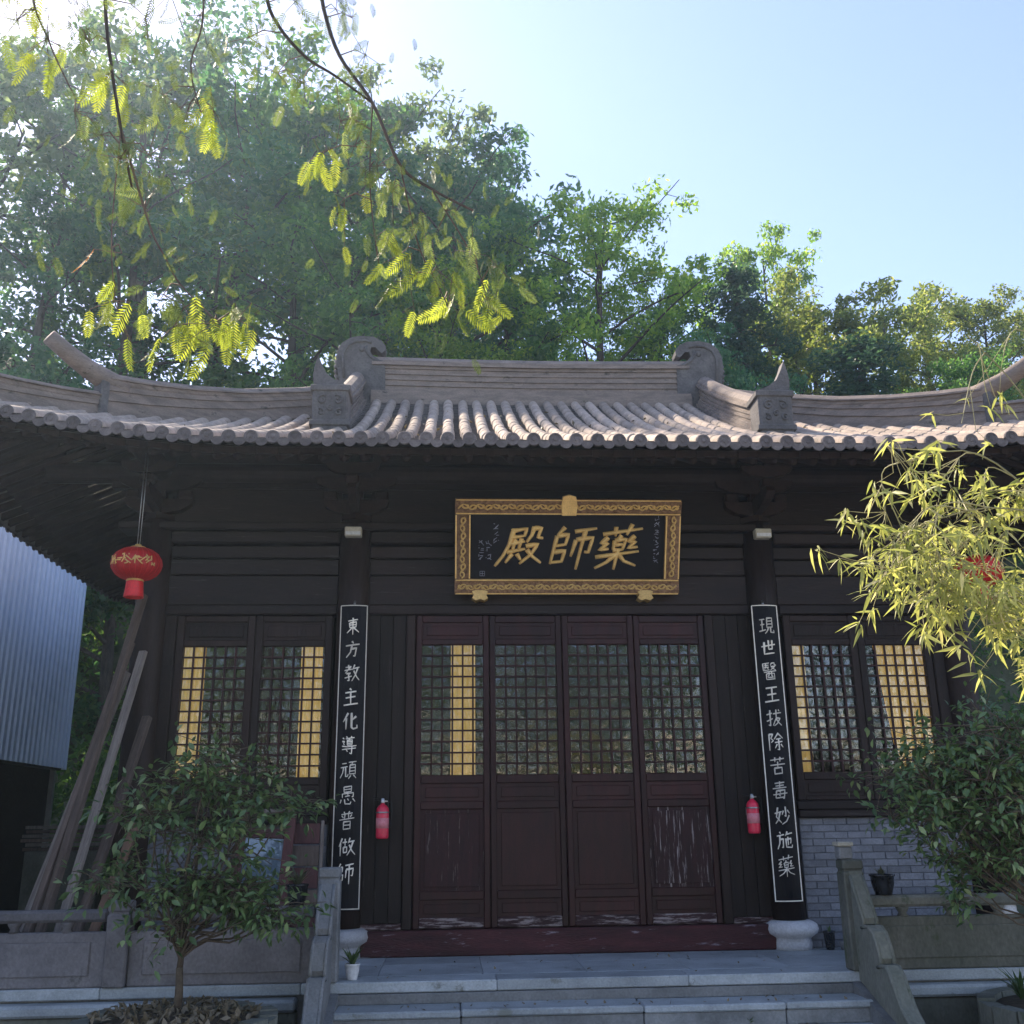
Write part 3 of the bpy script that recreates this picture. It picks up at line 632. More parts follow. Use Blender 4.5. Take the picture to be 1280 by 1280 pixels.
# ---- name plaque -------------------------------------------------------------
PW, PH = 2.42, 1.03; tilt = math.asin(.42/PH)
PM = T(.06, -.13, 3.60) @ Matrix.Rotation(tilt, 4, 'X')
plq = thing('name_plaque', 'black name plaque with three gilt characters and carved gold frame over the doors', 'plaque', (.06, -.13, 3.60))
MB().box(-PW/2+.02, PW/2-.02, -.01, .03, .02, PH-.02).ob('board', M_['lacquer'], plq, M=PM)
fwid = .165
def frame_bar(L, M):
    b = MB(); b.prism([(0, -.01), (0, .05), (.02, .07), (.05, .075), (fwid-.05, .05), (fwid-.02, .055), (fwid, .04), (fwid, -.01)], -L/2, L/2, 0)
    return b
for (cx, cz, L, rot) in ((0, 0, PW, 0), (0, PH, PW, 180), (-PW/2, PH/2, PH-2*fwid, -90), (PW/2, PH/2, PH-2*fwid, 90)):
    # local: x along the bar, y inwards across the bar, z towards the viewer
    F = Matrix(((1, 0, 0, 0), (0, 0, -1, 0), (0, 1, 0, 0), (0, 0, 0, 1)))
    MM = PM @ T(cx, 0, cz) @ Matrix.Rotation(R(-rot), 4, 'Y') @ F
    bar = frame_bar(L, None).ob('frame_bar', M_['carve'], plq, M=MM)
    rg = random.Random(int(rot)+9); vine = MB(); nst = int(L/.02); pts = []
    for i in range(nst+1):
        x = -L/2+.03+(L-.06)*i/nst; pts.append((x, fwid/2+.03*math.sin(x*38), .066))
    vine.tube(pts, .010, 5)
    k = 0; x = -L/2+.06
    while x < L/2-.05:
        sg = 1 if k % 2 else -1; cyy = fwid/2-sg*.012; sp = []
        for j in range(12):
            a = j/11*4.6; rr = .038*(1-j/14); sp.append((x+rr*math.cos(a)*1.15, cyy+sg*rr*math.sin(a), .068))
        vine.tube(sp, [.012*(1-.4*j/11) for j in range(12)], 5); x += .083; k += 1
    vine.ob('vine_carving', M_['gold'] if False else M_['carve2'] if 'carve2' in M_ else M_['gold'], bar, True, M=MM)
    ed = MB()
    for yy in (.012, fwid-.008): ed.box(-L/2+.01, L/2-.01, yy-.007, yy+.007, .04, .068)
    ed.ob('bead_edge', M_['gold'], bar, M=MM)
b = MB(); b.prism([(-.075, PH-.17), (.075, PH-.17), (.085, PH-.06), (.07, PH+.03), (0, PH+.05), (-.07, PH+.03), (-.085, PH-.06)], -.095, -.03, 1); b.ob('crest_boss', M_['gold'], plq, M=PM)
for nm, x0, st in (('dian', -.74, DIAN), ('shi', -.20, SHI), ('yao', .31, YAO)):
    b = MB()
    rg = random.Random(len(st))
    for s_ in st:
        sh = [(p[0]+(p[1]-.5)*.20, p[1]+.05*(p[0]-.5)) for p in s_]
        stroke_mesh(b, sh, .14, .075, .03, (x0, .29), (.48, .45))
    b.ob('gilt_character', M_['gold'], plq, True, M=PM @ T(0, -.008, 0))
# small faint inscriptions and seal
def scribble(rg, b, x, z, sz):
    for k in range(5):
        a = (rg.random(), rg.random()); 
        c_ = (min(1, max(0, a[0]+rg.choice((-.6, .6, 0)))), min(1, max(0, a[1]+rg.choice((-.5, 0, .5)))))
        if a != c_: stroke_mesh(b, [a, c_], .17, .12, .004, (x, z), (sz, sz), 5)
rg = random.Random(4)
for colx, z0, n in ((-.80, .60, 3), (-.88, .42, 3), (-.96, .42, 3)):
    for k in range(n):
        b = MB(); scribble(rg, b, colx, z0-.075*k+.1, .06); b.ob('inscription_mark', M_['faint'], plq, M=PM @ T(0, -.011, 0))
for k in range(8):
    b = MB(); scribble(rg, b, .93, .80-.066*k, .055); b.ob('inscription_mark', M_['faint'], plq, M=PM @ T(0, -.011, 0))
b = MB()
for a in ((0, 0, 1, 0), (0, 1, 1, 1), (0, 0, 0, 1), (1, 0, 1, 1), (.5, 0, .5, 1), (0, .5, 1, .5)): stroke_mesh(b, [a[:2], a[2:]], .12, .12, .004, (-.94, .195), (.05, .05), 5)
b.ob('seal_mark', M_['faint'], plq, M=PM @ T(0, -.011, 0))
# gilt feet that carry the plaque
for x in (-.88, .90):
    f = MB(); f.prism([(-.085, .035), (-.05, .05), (.05, .05), (.085, .035), (.065, 0), (.085, -.035), (.045, -.06), (0, -.045), (-.045, -.06), (-.085, -.035), (-.065, 0)], -.10, .03, 1)
    f.lathe([(.03, -.0), (.02, .02), (.0, .025)], 10)
    f.ob('gilt_foot', M_['gold'], plq, M=T(x, -.13, 3.565))

# ---- couplet boards --------------------------------------------------------------
def couplet(xc, text, label):
    root = thing('couplet_board', label, 'sign', (xc, -.19, .44), 'couplet boards on the pillars')
    hw = .143; z0, z1 = .44, 3.46; n = 8
    def arc(u, d=0): return -.205-.035*(1-u*u)-d       # board bowed around the pillar
    b = MB(); vs = []
    us = [-1+2*k/n for k in range(n+1)]
    for z in (z0, z1):
        for u in us: vs.append((u*hw, arc(u), z))
        for u in us: vs.append((u*hw, arc(u)+.03, z))
    m_ = n+1; fs = []
    for k in range(n):
        fs.append((k, k+1, 2*m_+k+1, 2*m_+k)); fs.append((m_+k+1, m_+k, 3*m_+k, 3*m_+k+1)); fs.append((2*m_+k, 2*m_+k+1, 3*m_+k+1, 3*m_+k)); fs.append((k+1, k, m_+k, m_+k+1))
    fs.append((0, 2*m_, 3*m_, m_)); fs.append((n, m_+n, 3*m_+n, 2*m_+n))
    b.add(vs, fs); b.ob('board', M_['lacquer'], root, M=T(xc, 0, 0))
    rim = MB(); q = .955
    for u in (-q, q): rim.box(u*hw-.005, u*hw+.005, arc(u, .004), arc(u)+.01, z0+.012, z1-.012)
    for z in (z0+.012, z1-.018):
        for k in range(n): 
            ua, ub = -q+2*q*k/n, -q+2*q*(k+1)/n
            rim.add([(ua*hw, arc(ua, .005), z), (ub*hw, arc(ub, .005), z), (ub*hw, arc(ub, .005), z+.010), (ua*hw, arc(ua, .005), z+.010)], [(0, 1, 2, 3)])
    rim.ob('painted_border', M_['paint'], root, M=T(xc, 0, 0))
    MB().tube([(xc, -.19, z1-.005), (xc, -.16, z1+.05), (xc, -.14, z1+.02)], .012, 6).ob('hook', M_['steel'], root, True)
    pitch = (z1-z0-.34)/len(text)
    for k, ch in enumerate(text):
        rg = random.Random(k*5+int(xc*10)); b = MB(); st = brush(ch); wd = .125 if len(st) < 7 else (.10 if len(st) < 12 else .082)
        for q in st:
            q2 = [(p[0]+rg.uniform(-.015, .015), p[1]+.06*(p[0]-.5)+rg.uniform(-.012, .012)) for p in q]
            hor = abs(q[0][0]-q[-1][0]) > 2*abs(q[0][1]-q[-1][1])
            stroke_mesh(b, q2, wd*(.85 if hor else 1.1)*rg.uniform(.9, 1.15), wd*(.8 if hor else .55), .0025, (-.086, -.094), (.172, .188), 5)
        b.v = [(x, y+arc(max(-1, min(1, x/hw)))-.001, z) for x, y, z in b.v]
        b.ob('character', M_['paint'], root, True, M=T(xc-.002+rg.uniform(-.004, .004), 0, z1-.235-pitch*k))
    return root
couplet(-2.205, '東方教主化導頑愚普做師', 'tall black couplet board with pale characters on the left door pillar, behind the stone post')
couplet(2.19, '現世醫王拔除苦毒妙施藥', 'tall black couplet board with pale characters on the right door pillar')

# ---- cream boxes on the pillars ------------------------------------------------------
for x, lab in ((-2.24, 'small cream box fixed high on the left door pillar'), (2.24, 'small cream box fixed high on the right door pillar')):
    t_ = thing('lamp_box', lab, 'lamp', (x, -.17, 4.20), 'cream boxes on the pillars')
    MB().box(x-.09, x+.09, -.27, -.16, 4.20, 4.305, .01).ob('housing', M_['cream'], t_)
    MB().box(x-.08, x+.08, -.276, -.271, 4.212, 4.25, .002).ob('cover', M_['white'], t_)

# ---- fire extinguishers ----------------------------------------------------------------
def extinguisher(x, lab):
    t_ = thing('fire_extinguisher', lab, 'extinguisher', (x, -.115, 1.10), 'fire extinguishers beside the doors')
    MB().lathe([(.05, 0), (.062, .012), (.064, .03), (.064, .265), (.058, .295), (.04, .32), (.022, .332), (.02, .345)], 24, (x, -.115, 1.10)).ob('cylinder', M_['red'], t_, True)
    MB().lathe([(.0655, 0), (.0655, .10)], 24, (x, -.115, 1.20)).ob('label_band', M_['redlab'] if 'redlab' in M_ else M_['red'], t_, True)
    v = MB(); v.lathe([(.02, 0), (.02, .03), (.014, .045)], 12, (x, -.115, 1.445)); v.box(x-.012, x+.05, -.127, -.103, 1.455, 1.47, .003); v.ob('valve', M_['steel'], t_)
    h = MB(); h.box(x-.10, x+.02, -.123, -.107, 1.487, 1.496, .003); h.box(x-.085, x+.02, -.123, -.107, 1.468, 1.476, .003); h.ob('handle', M_['blackrub'], t_)
    MB().tube([(x+.05, -.115, 1.462), (x+.085, -.12, 1.45), (x+.095, -.125, 1.38), (x+.085, -.125, 1.28), (x+.075, -.12, 1.2)], .009, 6).ob('hose', M_['blackrub'], t_, True)
    MB().lathe([(.016, 0), (.016, .012), (0, .014)], 10).ob('gauge', M_['white'], t_, True, M=T(x, -.137, 1.462) @ DISC_R)
    MB().lathe([(.0668, 0), (.0668, .016)], 24, (x, -.115, 1.345)).ob('strap', M_['steel'], t_, True)
    MB().box(x-.05, x+.05, -.052, -.024, 1.28, 1.36, .004).ob('wall_bracket', M_['steel'], t_)
extinguisher(-1.865, 'red fire extinguisher hung left of the doors')
extinguisher(1.92, 'red fire extinguisher hung right of the doors')

# ---- lanterns -----------------------------------------------------------------------------
def lantern(x, y, z, lab):
    t_ = thing('red_lantern', lab, 'lantern', (x, y, z-.32), 'red lanterns under the eaves')
    n = 24; rx, rz = .242, .165; b = MB(); vs = []; nu, nv = n*4, 15
    for j in range(nv):
        a = -1.33+2.66*j/(nv-1)
        for i in range(nu):
            r = rx*math.cos(a)**.85*(1-.022*abs(math.cos(i*math.pi/4))); th = 2*math.pi*i/nu
            vs.append((x+r*math.cos(th), y+r*math.sin(th), z+rz*math.sin(a)))
    fs = [(j*nu+i, j*nu+(i+1) % nu, (j+1)*nu+(i+1) % nu, (j+1)*nu+i) for j in range(nv-1) for i in range(nu)]
    fs += [tuple(range(nu-1, -1, -1)), tuple(range((nv-1)*nu, nv*nu))]
    b.add(vs, fs); body = b.ob('silk_body', M_['lantern'], t_, True)
    ribs = MB()
    for i in range(n):
        th = 2*math.pi*i/n; ribs.tube([(x+rx*1.005*math.cos(a)**.85*math.cos(th), y+rx*1.005*math.cos(a)**.85*math.sin(th), z+rz*1.005*math.sin(a)) for a in [-1.3+2.6*k/8 for k in range(9)]], .0022, 4)
    ribs.ob('ribs', M_['lantern'], body, True)
    MB().lathe([(.075, 0), (.08, .012), (.07, .02), (.03, .028), (.03, .045)], 18, (x, y, z+rz-.012)).ob('top_cap', M_['gold'], t_, True)
    MB().lathe([(.07, -.02), (.085, -.014), (.08, 0)], 18, (x, y, z-rz+.008)).ob('bottom_cap', M_['gold'], t_, True)
    b = MB(); vs = []; m_ = 48
    for j, (r, zz) in enumerate(((.078, 0), (.082, -.06), (.092, -.155))):
        for i in range(m_): rr = r*(1+.04*(i % 2)); th = 2*math.pi*i/m_; vs.append((x+rr*math.cos(th), y+rr*math.sin(th), z-rz-.014+zz))
    b.add(vs, [(j*m_+i, (j+1)*m_+i, (j+1)*m_+(i+1) % m_, j*m_+(i+1) % m_) for j in range(2) for i in range(m_)]); b.ob('tassel', M_['lantern'], t_, True)
    zt = roofz(x, y)-.22; c = MB()
    for dx in (-.012, .012): c.tube([(x+dx, y, z+rz+.02), (x+dx*1.2, y, zt)], .004, 5)
    c.ob('cord', M_['steel'], t_, True)
    rg = random.Random(3)
    for k, th in enumerate((-2.35, -1.95, -1.55, -1.15, -.75)):           # gilt marks painted round the belly
        b = MB(); scribble(rg, b, -.05, -.05, .10); scribble(rg, b, -.05, -.05, .10)
        b.ob('painted_mark', M_['goldm'] if 'goldm' in M_ else M_['gold'], body, True, M=T(x, y, z) @ Matrix.Rotation(th+math.pi/2, 4, 'Z') @ T(0, -rx*1.0, 0))
lantern(-4.28, -.92, 3.72, 'red oval silk lantern hanging under the left end of the eaves')
lantern(4.25, -.92, 3.66, 'red silk lantern hanging at the right, mostly hidden behind bamboo leaves')

# ---- curtains seen through the lattice ------------------------------------------------------
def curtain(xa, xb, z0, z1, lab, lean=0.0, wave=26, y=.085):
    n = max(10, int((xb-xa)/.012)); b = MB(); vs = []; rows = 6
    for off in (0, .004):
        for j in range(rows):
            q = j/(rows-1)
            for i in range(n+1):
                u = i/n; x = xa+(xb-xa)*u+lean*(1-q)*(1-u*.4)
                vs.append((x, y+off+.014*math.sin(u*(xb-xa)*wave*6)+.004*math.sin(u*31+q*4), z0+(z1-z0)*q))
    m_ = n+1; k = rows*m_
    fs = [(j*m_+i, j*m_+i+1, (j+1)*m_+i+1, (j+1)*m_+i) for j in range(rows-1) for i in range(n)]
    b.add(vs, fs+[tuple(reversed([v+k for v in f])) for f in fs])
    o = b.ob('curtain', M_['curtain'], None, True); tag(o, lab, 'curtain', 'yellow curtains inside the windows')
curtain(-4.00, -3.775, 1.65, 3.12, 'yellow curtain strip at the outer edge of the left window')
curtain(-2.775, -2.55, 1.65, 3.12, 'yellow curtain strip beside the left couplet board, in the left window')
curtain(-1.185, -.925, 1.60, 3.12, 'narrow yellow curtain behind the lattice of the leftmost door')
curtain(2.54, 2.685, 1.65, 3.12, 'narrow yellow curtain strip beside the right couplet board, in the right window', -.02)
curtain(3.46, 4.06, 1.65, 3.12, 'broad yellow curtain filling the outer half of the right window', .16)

# ================================================================= STEPS AND BALUSTRADES
steps = thing('stone_steps', 'wide grey stone steps leading up to the doors', 'steps', (.05, -2.2, -.5))
rng = random.Random(8)
for k in range(3):
    zt = -.165*(k+1)+.0; y0, y1 = -1.745-.32*(k+1)-.005, -1.745-.32*k
    if k == 2: zt = -.47+.03
    xs_ = [-2.1, -1.1+.3*k, .35-.2*k, 1.5+.1*k, 2.22]
    for a, b_ in zip(xs_[:-1], xs_[1:]):
        dz = rng.uniform(-.003, .003)
        MB().box(a+.003, b_-.003, y0-.02, y1+.03, zt-.055+dz, zt+dz, .012).ob('tread', M_['step'], steps)
        MB().box(a+.004, b_-.004, y0+.005, y1+.02, max(zt-.165, -.5), zt-.057, .006).ob('riser', M_['stone'], steps)
MB().box(-2.1, 2.22, -1.744, -1.70, -.165, -.088, .004).ob('riser', M_['stone'], steps)
SCROLL = [(-1.70, .80), (-1.76, .77), (-1.83, .66), (-1.90, .55), (-1.97, .44), (-1.96, .39), (-1.92, .375), (-1.97, .385), (-2.06, .39), (-2.14, .35), (-2.20, .26), (-2.24, .16), (-2.21, .11), (-2.17, .10), (-2.24, .115), (-2.33, .12), (-2.40, .06), (-2.48, -.06), (-2.56, -.16), (-2.68, -.25), (-2.80, -.33), (-2.86, -.40)]
def balustrade(s, lab, x_in, mt):
    root = thing('stone_balustrade', lab, 'railing', (s*4, -1.66, 0), 'stone balustrades beside the steps')
    px = [x_in, x_in+s*1.70, x_in+s*3.40]
    for k, x in enumerate(px):
        h = .895 if k == 0 else .66
        b = MB(); b.box(x-.09, x+.09, -1.75, -1.57, .003, h-.10, .012); b.box(x-.078, x+.078, -1.738, -1.582, h-.10, h-.085); b.box(x-.09, x+.09, -1.75, -1.57, h-.085, h, .014)
        post = b.ob('post', M_['stone'] if (s < 0 and k == 0) else mt, root)
    for k in range(2):
        a, b_ = sorted((px[k]+s*.092, px[k+1]-s*.092))
        MB().box(a, b_, -1.725, -1.595, .50, .595, .022).ob('handrail', mt, root)
        p = MB(); p.box(a, b_, -1.70, -1.62, .004, .425, .01); p.box(a+.12, b_-.12, -1.712, -1.7005, .09, .35, .008); p.ob('panel', mt, root)
        for q in (.22, .5, .78):
            xq = a+(b_-a)*q; MB().lathe([(.05, .425), (.032, .45), (.05, .475), (.06, .50)], 10, (xq, -1.66, 0)).ob('rail_support', mt, root, True)
    # sloping end stone with scrolled outline, on a stringer
    xo = x_in+s*.01
    poly = SCROLL+[(-2.86, -.44), (-1.752, -.06), (-1.752, .80)]
    if s < 0: poly = [(min(y, -1.752), z) for y, z in poly]
    else: poly = [(min(y, -1.752), z) for y, z in poly]
    es = MB().prism(poly, xo-.055, xo+.055, 0).ob('scroll_stone', mt if s > 0 else M_['stone'], root)
    rim = MB()
    for sd_ in (-1, 1): rim.tube([(xo+sd_*.055, y, z-.012) for y, z in SCROLL if y < -1.755], .016, 6)
    rim.ob('raised_rim', mt if s > 0 else M_['stone'], es, True)
    MB().prism([(-1.752, -.075), (-1.752, -.5), (-3.0, -.5), (-3.0, -.455)], xo-.12, xo+.12, 0).ob('stringer', M_['stone'], root)
balustrade(-1, 'left stone balustrade with a tall plain end post by the steps', -2.20, M_['stoned'])
balustrade(1, 'right mossy stone balustrade with scrolled end stone beside the steps', 2.29, M_['mossy'])

# ---- pots and small things -----------------------------------------------------------------------
def blade_plant(root, c, n, L, mt, seed, wdt=.012, droop=.5):
    rg = random.Random(seed)
    lf = MB(); lf.add([(-wdt, 0, 0), (wdt, 0, 0), (wdt*1.3, .04*L*2, L*.5), (-wdt*1.3, .04*L*2, L*.5), (0, .3*L*droop*2, L)], [(0, 1, 2, 3), (3, 2, 4)])
    me = lf.me('leaf', mt)
    for k in range(n):
        put('leaf', me, root, T(*c) @ Matrix.Rotation(rg.uniform(0, 6.28), 4, 'Z') @ Matrix.Rotation(rg.uniform(.0, .7)*-1, 4, 'X') @ Matrix.Scale(rg.uniform(.6, 1.1), 4))
LM_pot = leafmat('leaf_pot', (.05, .10, .035), (.11, .17, .06), None, .35, by='obj')
LM_dry = leafmat('leaf_pot_grey', (.11, .12, .08), (.2, .2, .12), None, .35, by='obj')
def pot(name, lab, c, r, h, mt, n, L, lm, seed, wdt=.012):
    t_ = thing(name, lab, 'pot', c)
    MB().lathe([(r*.68, 0), (r*.72, .01), (r*.95, h*.55), (r*1.0, h*.88), (r*1.1, h*.92), (r*1.1, h), (r*.94, h), (r*.9, h*.9)], 20, c).ob('pot', mt, t_, True)
    MB().lathe([(r*.9, 0), (r*.4, .012), (0, .016)], 16, (c[0], c[1], c[2]+h*.86)).ob('soil', M_['soil'], t_)
    if n: blade_plant(t_, (c[0], c[1], c[2]+h*.88), n, L, lm, seed, wdt)
    return t_
pot('flower_pot', 'dark glazed pot with spindly plant on the left balustrade', (-2.47, -1.66, .596), .088, .17, M_['blackpot'], 20, .22, LM_dry, 1)
pot('flower_pot', 'dark glazed pot with small plant on the right balustrade rail', (2.57, -1.66, .596), .10, .17, M_['blackpot'], 10, .11, LM_dry, 2, .014)
pot('flower_pot', 'small white pot with green plant at the left end of the terrace edge', (-2.0, -1.56, .003), .06, .125, M_['white'], 22, .17, LM_pot, 3)
pot('flower_pot', 'small dark pot standing beside the right pillar base', (2.56, -.22, .003), .055, .17, M_['blackpot'], 4, .10, LM_pot, 4)
t_ = thing('cup', 'small grey cup on the terrace by the right pillar base', 'cup', (2.69, -.25, .003)); MB().lathe([(.03, 0), (.042, .05), (.045, .075), (.038, .075), (.03, .02)], 14, (2.69, -.25, .003)).ob('bowl', M_['stone'], t_, True)
t_ = thing('stone_finial', 'small square block with cream top standing on the right end post', 'finial', (2.25, -1.66, .895))
MB().box(2.19, 2.31, -1.72, -1.60, .897, 1.0, .01).ob('block', M_['stone'], t_); MB().box(2.18, 2.32, -1.73, -1.59, 1.002, 1.04, .008).ob('cap', M_['cream'], t_)
# crumpled white bag on the right balustrade panel
b = MB(); rg = random.Random(6); vs = []; n, m_ = 14, 7
for j in range(m_):
    a = j/(m_-1)
    for i in range(n): th = 2*math.pi*i/n; r = .085*math.cos(a*1.5)**.6*(1+rg.uniform(-.22, .22)); vs.append((3.66+r*math.cos(th), -1.66+r*.5*math.sin(th), .428+.095*math.sin(a*1.5)*(1+rg.uniform(-.1, .1))))
b.add(vs, [(j*n+i, j*n+(i+1) % n, (j+1)*n+(i+1) % n, (j+1)*n+i) for j in range(m_-1) for i in range(n)]+[tuple(range((m_-1)*n, m_*n)), tuple(range(n-1, -1, -1))])
tag(b.ob('plastic_bag', M_['bag'], None, True), 'crumpled white plastic bag tucked under the right handrail', 'bag')

# ---- planks leaning on the corner pillar ------------------------------------------------------------
def plank(p0, p1, wd, th, mt, lab):
    d = Vector(p1)-Vector(p0); L = d.length; q = d.to_track_quat('Z', 'Y').to_matrix().to_4x4()
    o = MB().box(-wd/2, wd/2, -th/2, th/2, 0, L, .006).ob('leaning_plank', mt, None, M=T(*p0) @ q); tag(o, lab, 'plank', 'planks leaning by the left corner pillar')
plank((-4.93, -1.12, .02), (-4.45, -.30, 3.05), .075, .06, M_['plankd'], 'leftmost dark plank leaning towards the corner pillar')
plank((-4.80, -1.14, .02), (-4.375, -.28, 3.55), .075, .07, M_['plankd'], 'tall dark plank leaning on the corner pillar beneath the lantern')
plank((-4.64, -1.16, .02), (-4.30, -.36, 2.95), .085, .045, M_['plank'], 'long pale grey plank leaning on the corner pillar')
plank((-4.51, -1.12, .02), (-4.22, -.30, 2.3), .09, .06, M_['plankd'], 'dark plank just right of the long pale plank')
plank((-4.38, -1.18, .02), (-4.12, -.50, 1.45), .09, .04, M_['planko'], 'short orange brown board leaning lowest beside the pillar')

plank((-5.02, -1.05, .02), (-4.48, -.28, 2.75), .08, .08, M_['plank'], 'weathered plank at the far left of the leaning bundle')

# ---- old window frames stored behind the left balustrade -----------------------------------------------
FM = T(-3.0, -.62, .02) @ Matrix.Rotation(R(-9), 4, 'X') @ Matrix.Rotation(R(3), 4, 'Y')
fr = thing('old_window_frame', 'red brown old window frame with bluish glass leaning behind the left balustrade', 'frame', (-3.0, -.62, .02))
for a in ((-.30, -.21, 0, 1.36), (.16, .25, 0, 1.36)): MB().box(a[0], a[1], -.03, .03, a[2], a[3], .006).ob('stile', M_['redwood'], fr, M=FM)
for z in (.02, .42, 1.12): MB().box(-.208, .158, -.025, .025, z, z+.09, .006).ob('rail', M_['redwood'], fr, M=FM)
MB().box(-.208, .158, -.006, .0, .512, 1.118).ob('glass_pane', G2_, fr, M=FM); MB().box(-.208, .158, .012, .018, .512, 1.118).ob('reflection_sheet', M_['bluerefl'], fr, M=FM)  # blue sheet added behind the glass to imitate its bluish reflection
FM2 = T(-2.62, -.50, .02) @ Matrix.Rotation(R(-7), 4, 'X')
fr = thing('old_door_panel', 'worn brown slatted panel leaning between the old frame and the pillar', 'panel', (-2.62, -.50, .02))
for k in range(6): MB().box(-.13, .17, -.012, .012, .03+k*.205, .03+k*.205+.19, .005).ob('slat', M_['redwood'] if k % 2 else M_['plankd'], fr, M=FM2)
for x in (-.165, .175): MB().box(x, x+.03, -.022, .022, 0, 1.27, .004).ob('edge_strip', M_['plank'], fr, M=FM2)
o = MB().box(-3.12, -2.70, -.52, -.40, 1.345, 1.395, .006).ob('timber_offcut', M_['plank'], None); tag(o, 'short pale timber offcut lying across the old window frame', 'timber')

# ================================================================= SHED, PLANTERS
shed = thing('metal_shed', 'blue corrugated metal shed wall left of the hall, open and dark below', 'shed', (-7.6, 4, -.5))
SX = -7.6
for k in range(10):
    ya = -3.2+k*1.02; b = MB(); n = 56; vs = []
    yb = min(ya+1.06, 7.03)
    if ya > 6.6: break
    for z in (2.20, 6.3):
        for off in (0, .006):
            for i in range(n*2+1):
                y = ya+(yb-ya)*i/(n*2); ph = (y+3.2) % .19; h = .034 if .07 < ph < .115 else 0.0
                vs.append((SX-off+h-.003*(k % 2), y, z))
    m_ = n*2+1
    b.add(vs, [(i, i+1, 2*m_+i+1, 2*m_+i) for i in range(m_-1)]+[(m_+i+1, m_+i, 3*m_+i, 3*m_+i+1) for i in range(m_-1)])
    b.ob('corrugated_sheet', M_['metal'], shed)
MB().box(SX-.04, SX+.045, 7.03, 7.09, 2.18, 6.3, .006).ob('corner_trim', M_['metal'], shed)
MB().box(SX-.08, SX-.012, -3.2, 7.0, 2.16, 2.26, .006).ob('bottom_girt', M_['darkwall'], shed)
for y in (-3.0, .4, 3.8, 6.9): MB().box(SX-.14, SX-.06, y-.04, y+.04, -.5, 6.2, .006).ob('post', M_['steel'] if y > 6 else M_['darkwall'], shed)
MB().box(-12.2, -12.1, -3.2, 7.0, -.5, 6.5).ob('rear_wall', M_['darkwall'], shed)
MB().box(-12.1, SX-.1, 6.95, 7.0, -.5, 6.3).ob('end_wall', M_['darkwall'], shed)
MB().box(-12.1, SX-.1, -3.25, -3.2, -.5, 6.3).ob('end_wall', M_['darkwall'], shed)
rb = MB(); rb.add([(-12.4, -3.5, 6.6), (-7.3, -3.5, 6.32), (-7.3, 7.3, 6.32), (-12.4, 7.3, 6.6), (-12.4, -3.5, 6.66), (-7.3, -3.5, 6.38), (-7.3, 7.3, 6.38), (-12.4, 7.3, 6.66)], [(3, 2, 1, 0), (4, 5, 6, 7), (0, 1, 5, 4), (1, 2, 6, 5), (2, 3, 7, 6), (3, 0, 4, 7)]); rb.ob('roof_sheet', M_['metal'], shed)
# things standing in the dark of the shed and behind it
t_ = thing('plastic_drum', 'dull blue plastic drum in the dark under the shed', 'drum', (-7.3, 3.0, -.47))
MB().lathe([(.24, 0), (.27, .04), (.28, .3), (.265, .33), (.28, .36), (.28, .62), (.265, .65), (.28, .68), (.27, .95), (.22, 1.0)], 20, (-7.3, 3.0, -.47)).ob('barrel', M_['bluebin'], t_, True)
MB().lathe([(.22, 0), (.2, .03), (.05, .03)], 16, (-7.3, 3.0, .53)).ob('lid', M_['bluebin'], t_, True)
rg = random.Random(12)
for k in range(6):
    o = MB().box(-.55, .55, -.09, .09, 0, .045, .004).ob('stacked_board', M_['plank'] if k % 2 else M_['plankd'], None, M=T(-6.5+rg.uniform(-.05, .05), 4.4, .95+k*.058) @ Matrix.Rotation(rg.uniform(-.1, .1), 4, 'Z'))
    tag(o, ('lowest', 'second from the bottom', 'third from the bottom', 'third from the top', 'second from the top', 'topmost')[k]+' weathered board of the stack behind the leaning planks', 'board', 'boards stacked between shed and hall')
o = MB(); o.box(-7.0, -6.0, 4.25, 4.55, -.5, .945, .01); tag(o.ob('brick_stand', M_['mossy'], None), 'low stone block carrying the stacked boards', 'block')

def planter(name, lab, c, r, zt):
    t_ = thing(name, lab, 'planter', (c[0], c[1], -.475))
    n = 22; st = MB()
    for k in range(n):
        a0, a1 = 2*math.pi*k/n+.012, 2*math.pi*(k+1)/n-.012; vs = []
        for z in (-.474, zt):
            for rr in (r-.13, r):
                for a in (a0, a1): vs.append((c[0]+rr*math.cos(a), c[1]+rr*math.sin(a), z+(.0 if z < -.4 else .012*math.sin(k*2.3))))
        MB().add(vs, [(0, 1, 3, 2), (4, 6, 7, 5), (0, 4, 5, 1), (2, 3, 7, 6), (0, 2, 6, 4), (1, 5, 7, 3)]).ob('rim_stone', M_['mossy'], t_)
    MB().lathe([(r-.12, -.474), (r-.12, zt-.05), (r*.5, zt), (.0, zt+.03)], 24, (c[0], c[1], 0)).ob('soil', M_['soil'], t_, True)
    return t_
planter('planter', 'round stone planter with leaf litter below the left balustrade', (-3.15, -2.7), .72, -.07)
planter('planter', 'round stone planter below the right balustrade', (3.85, -2.75), 1.0, -.12)

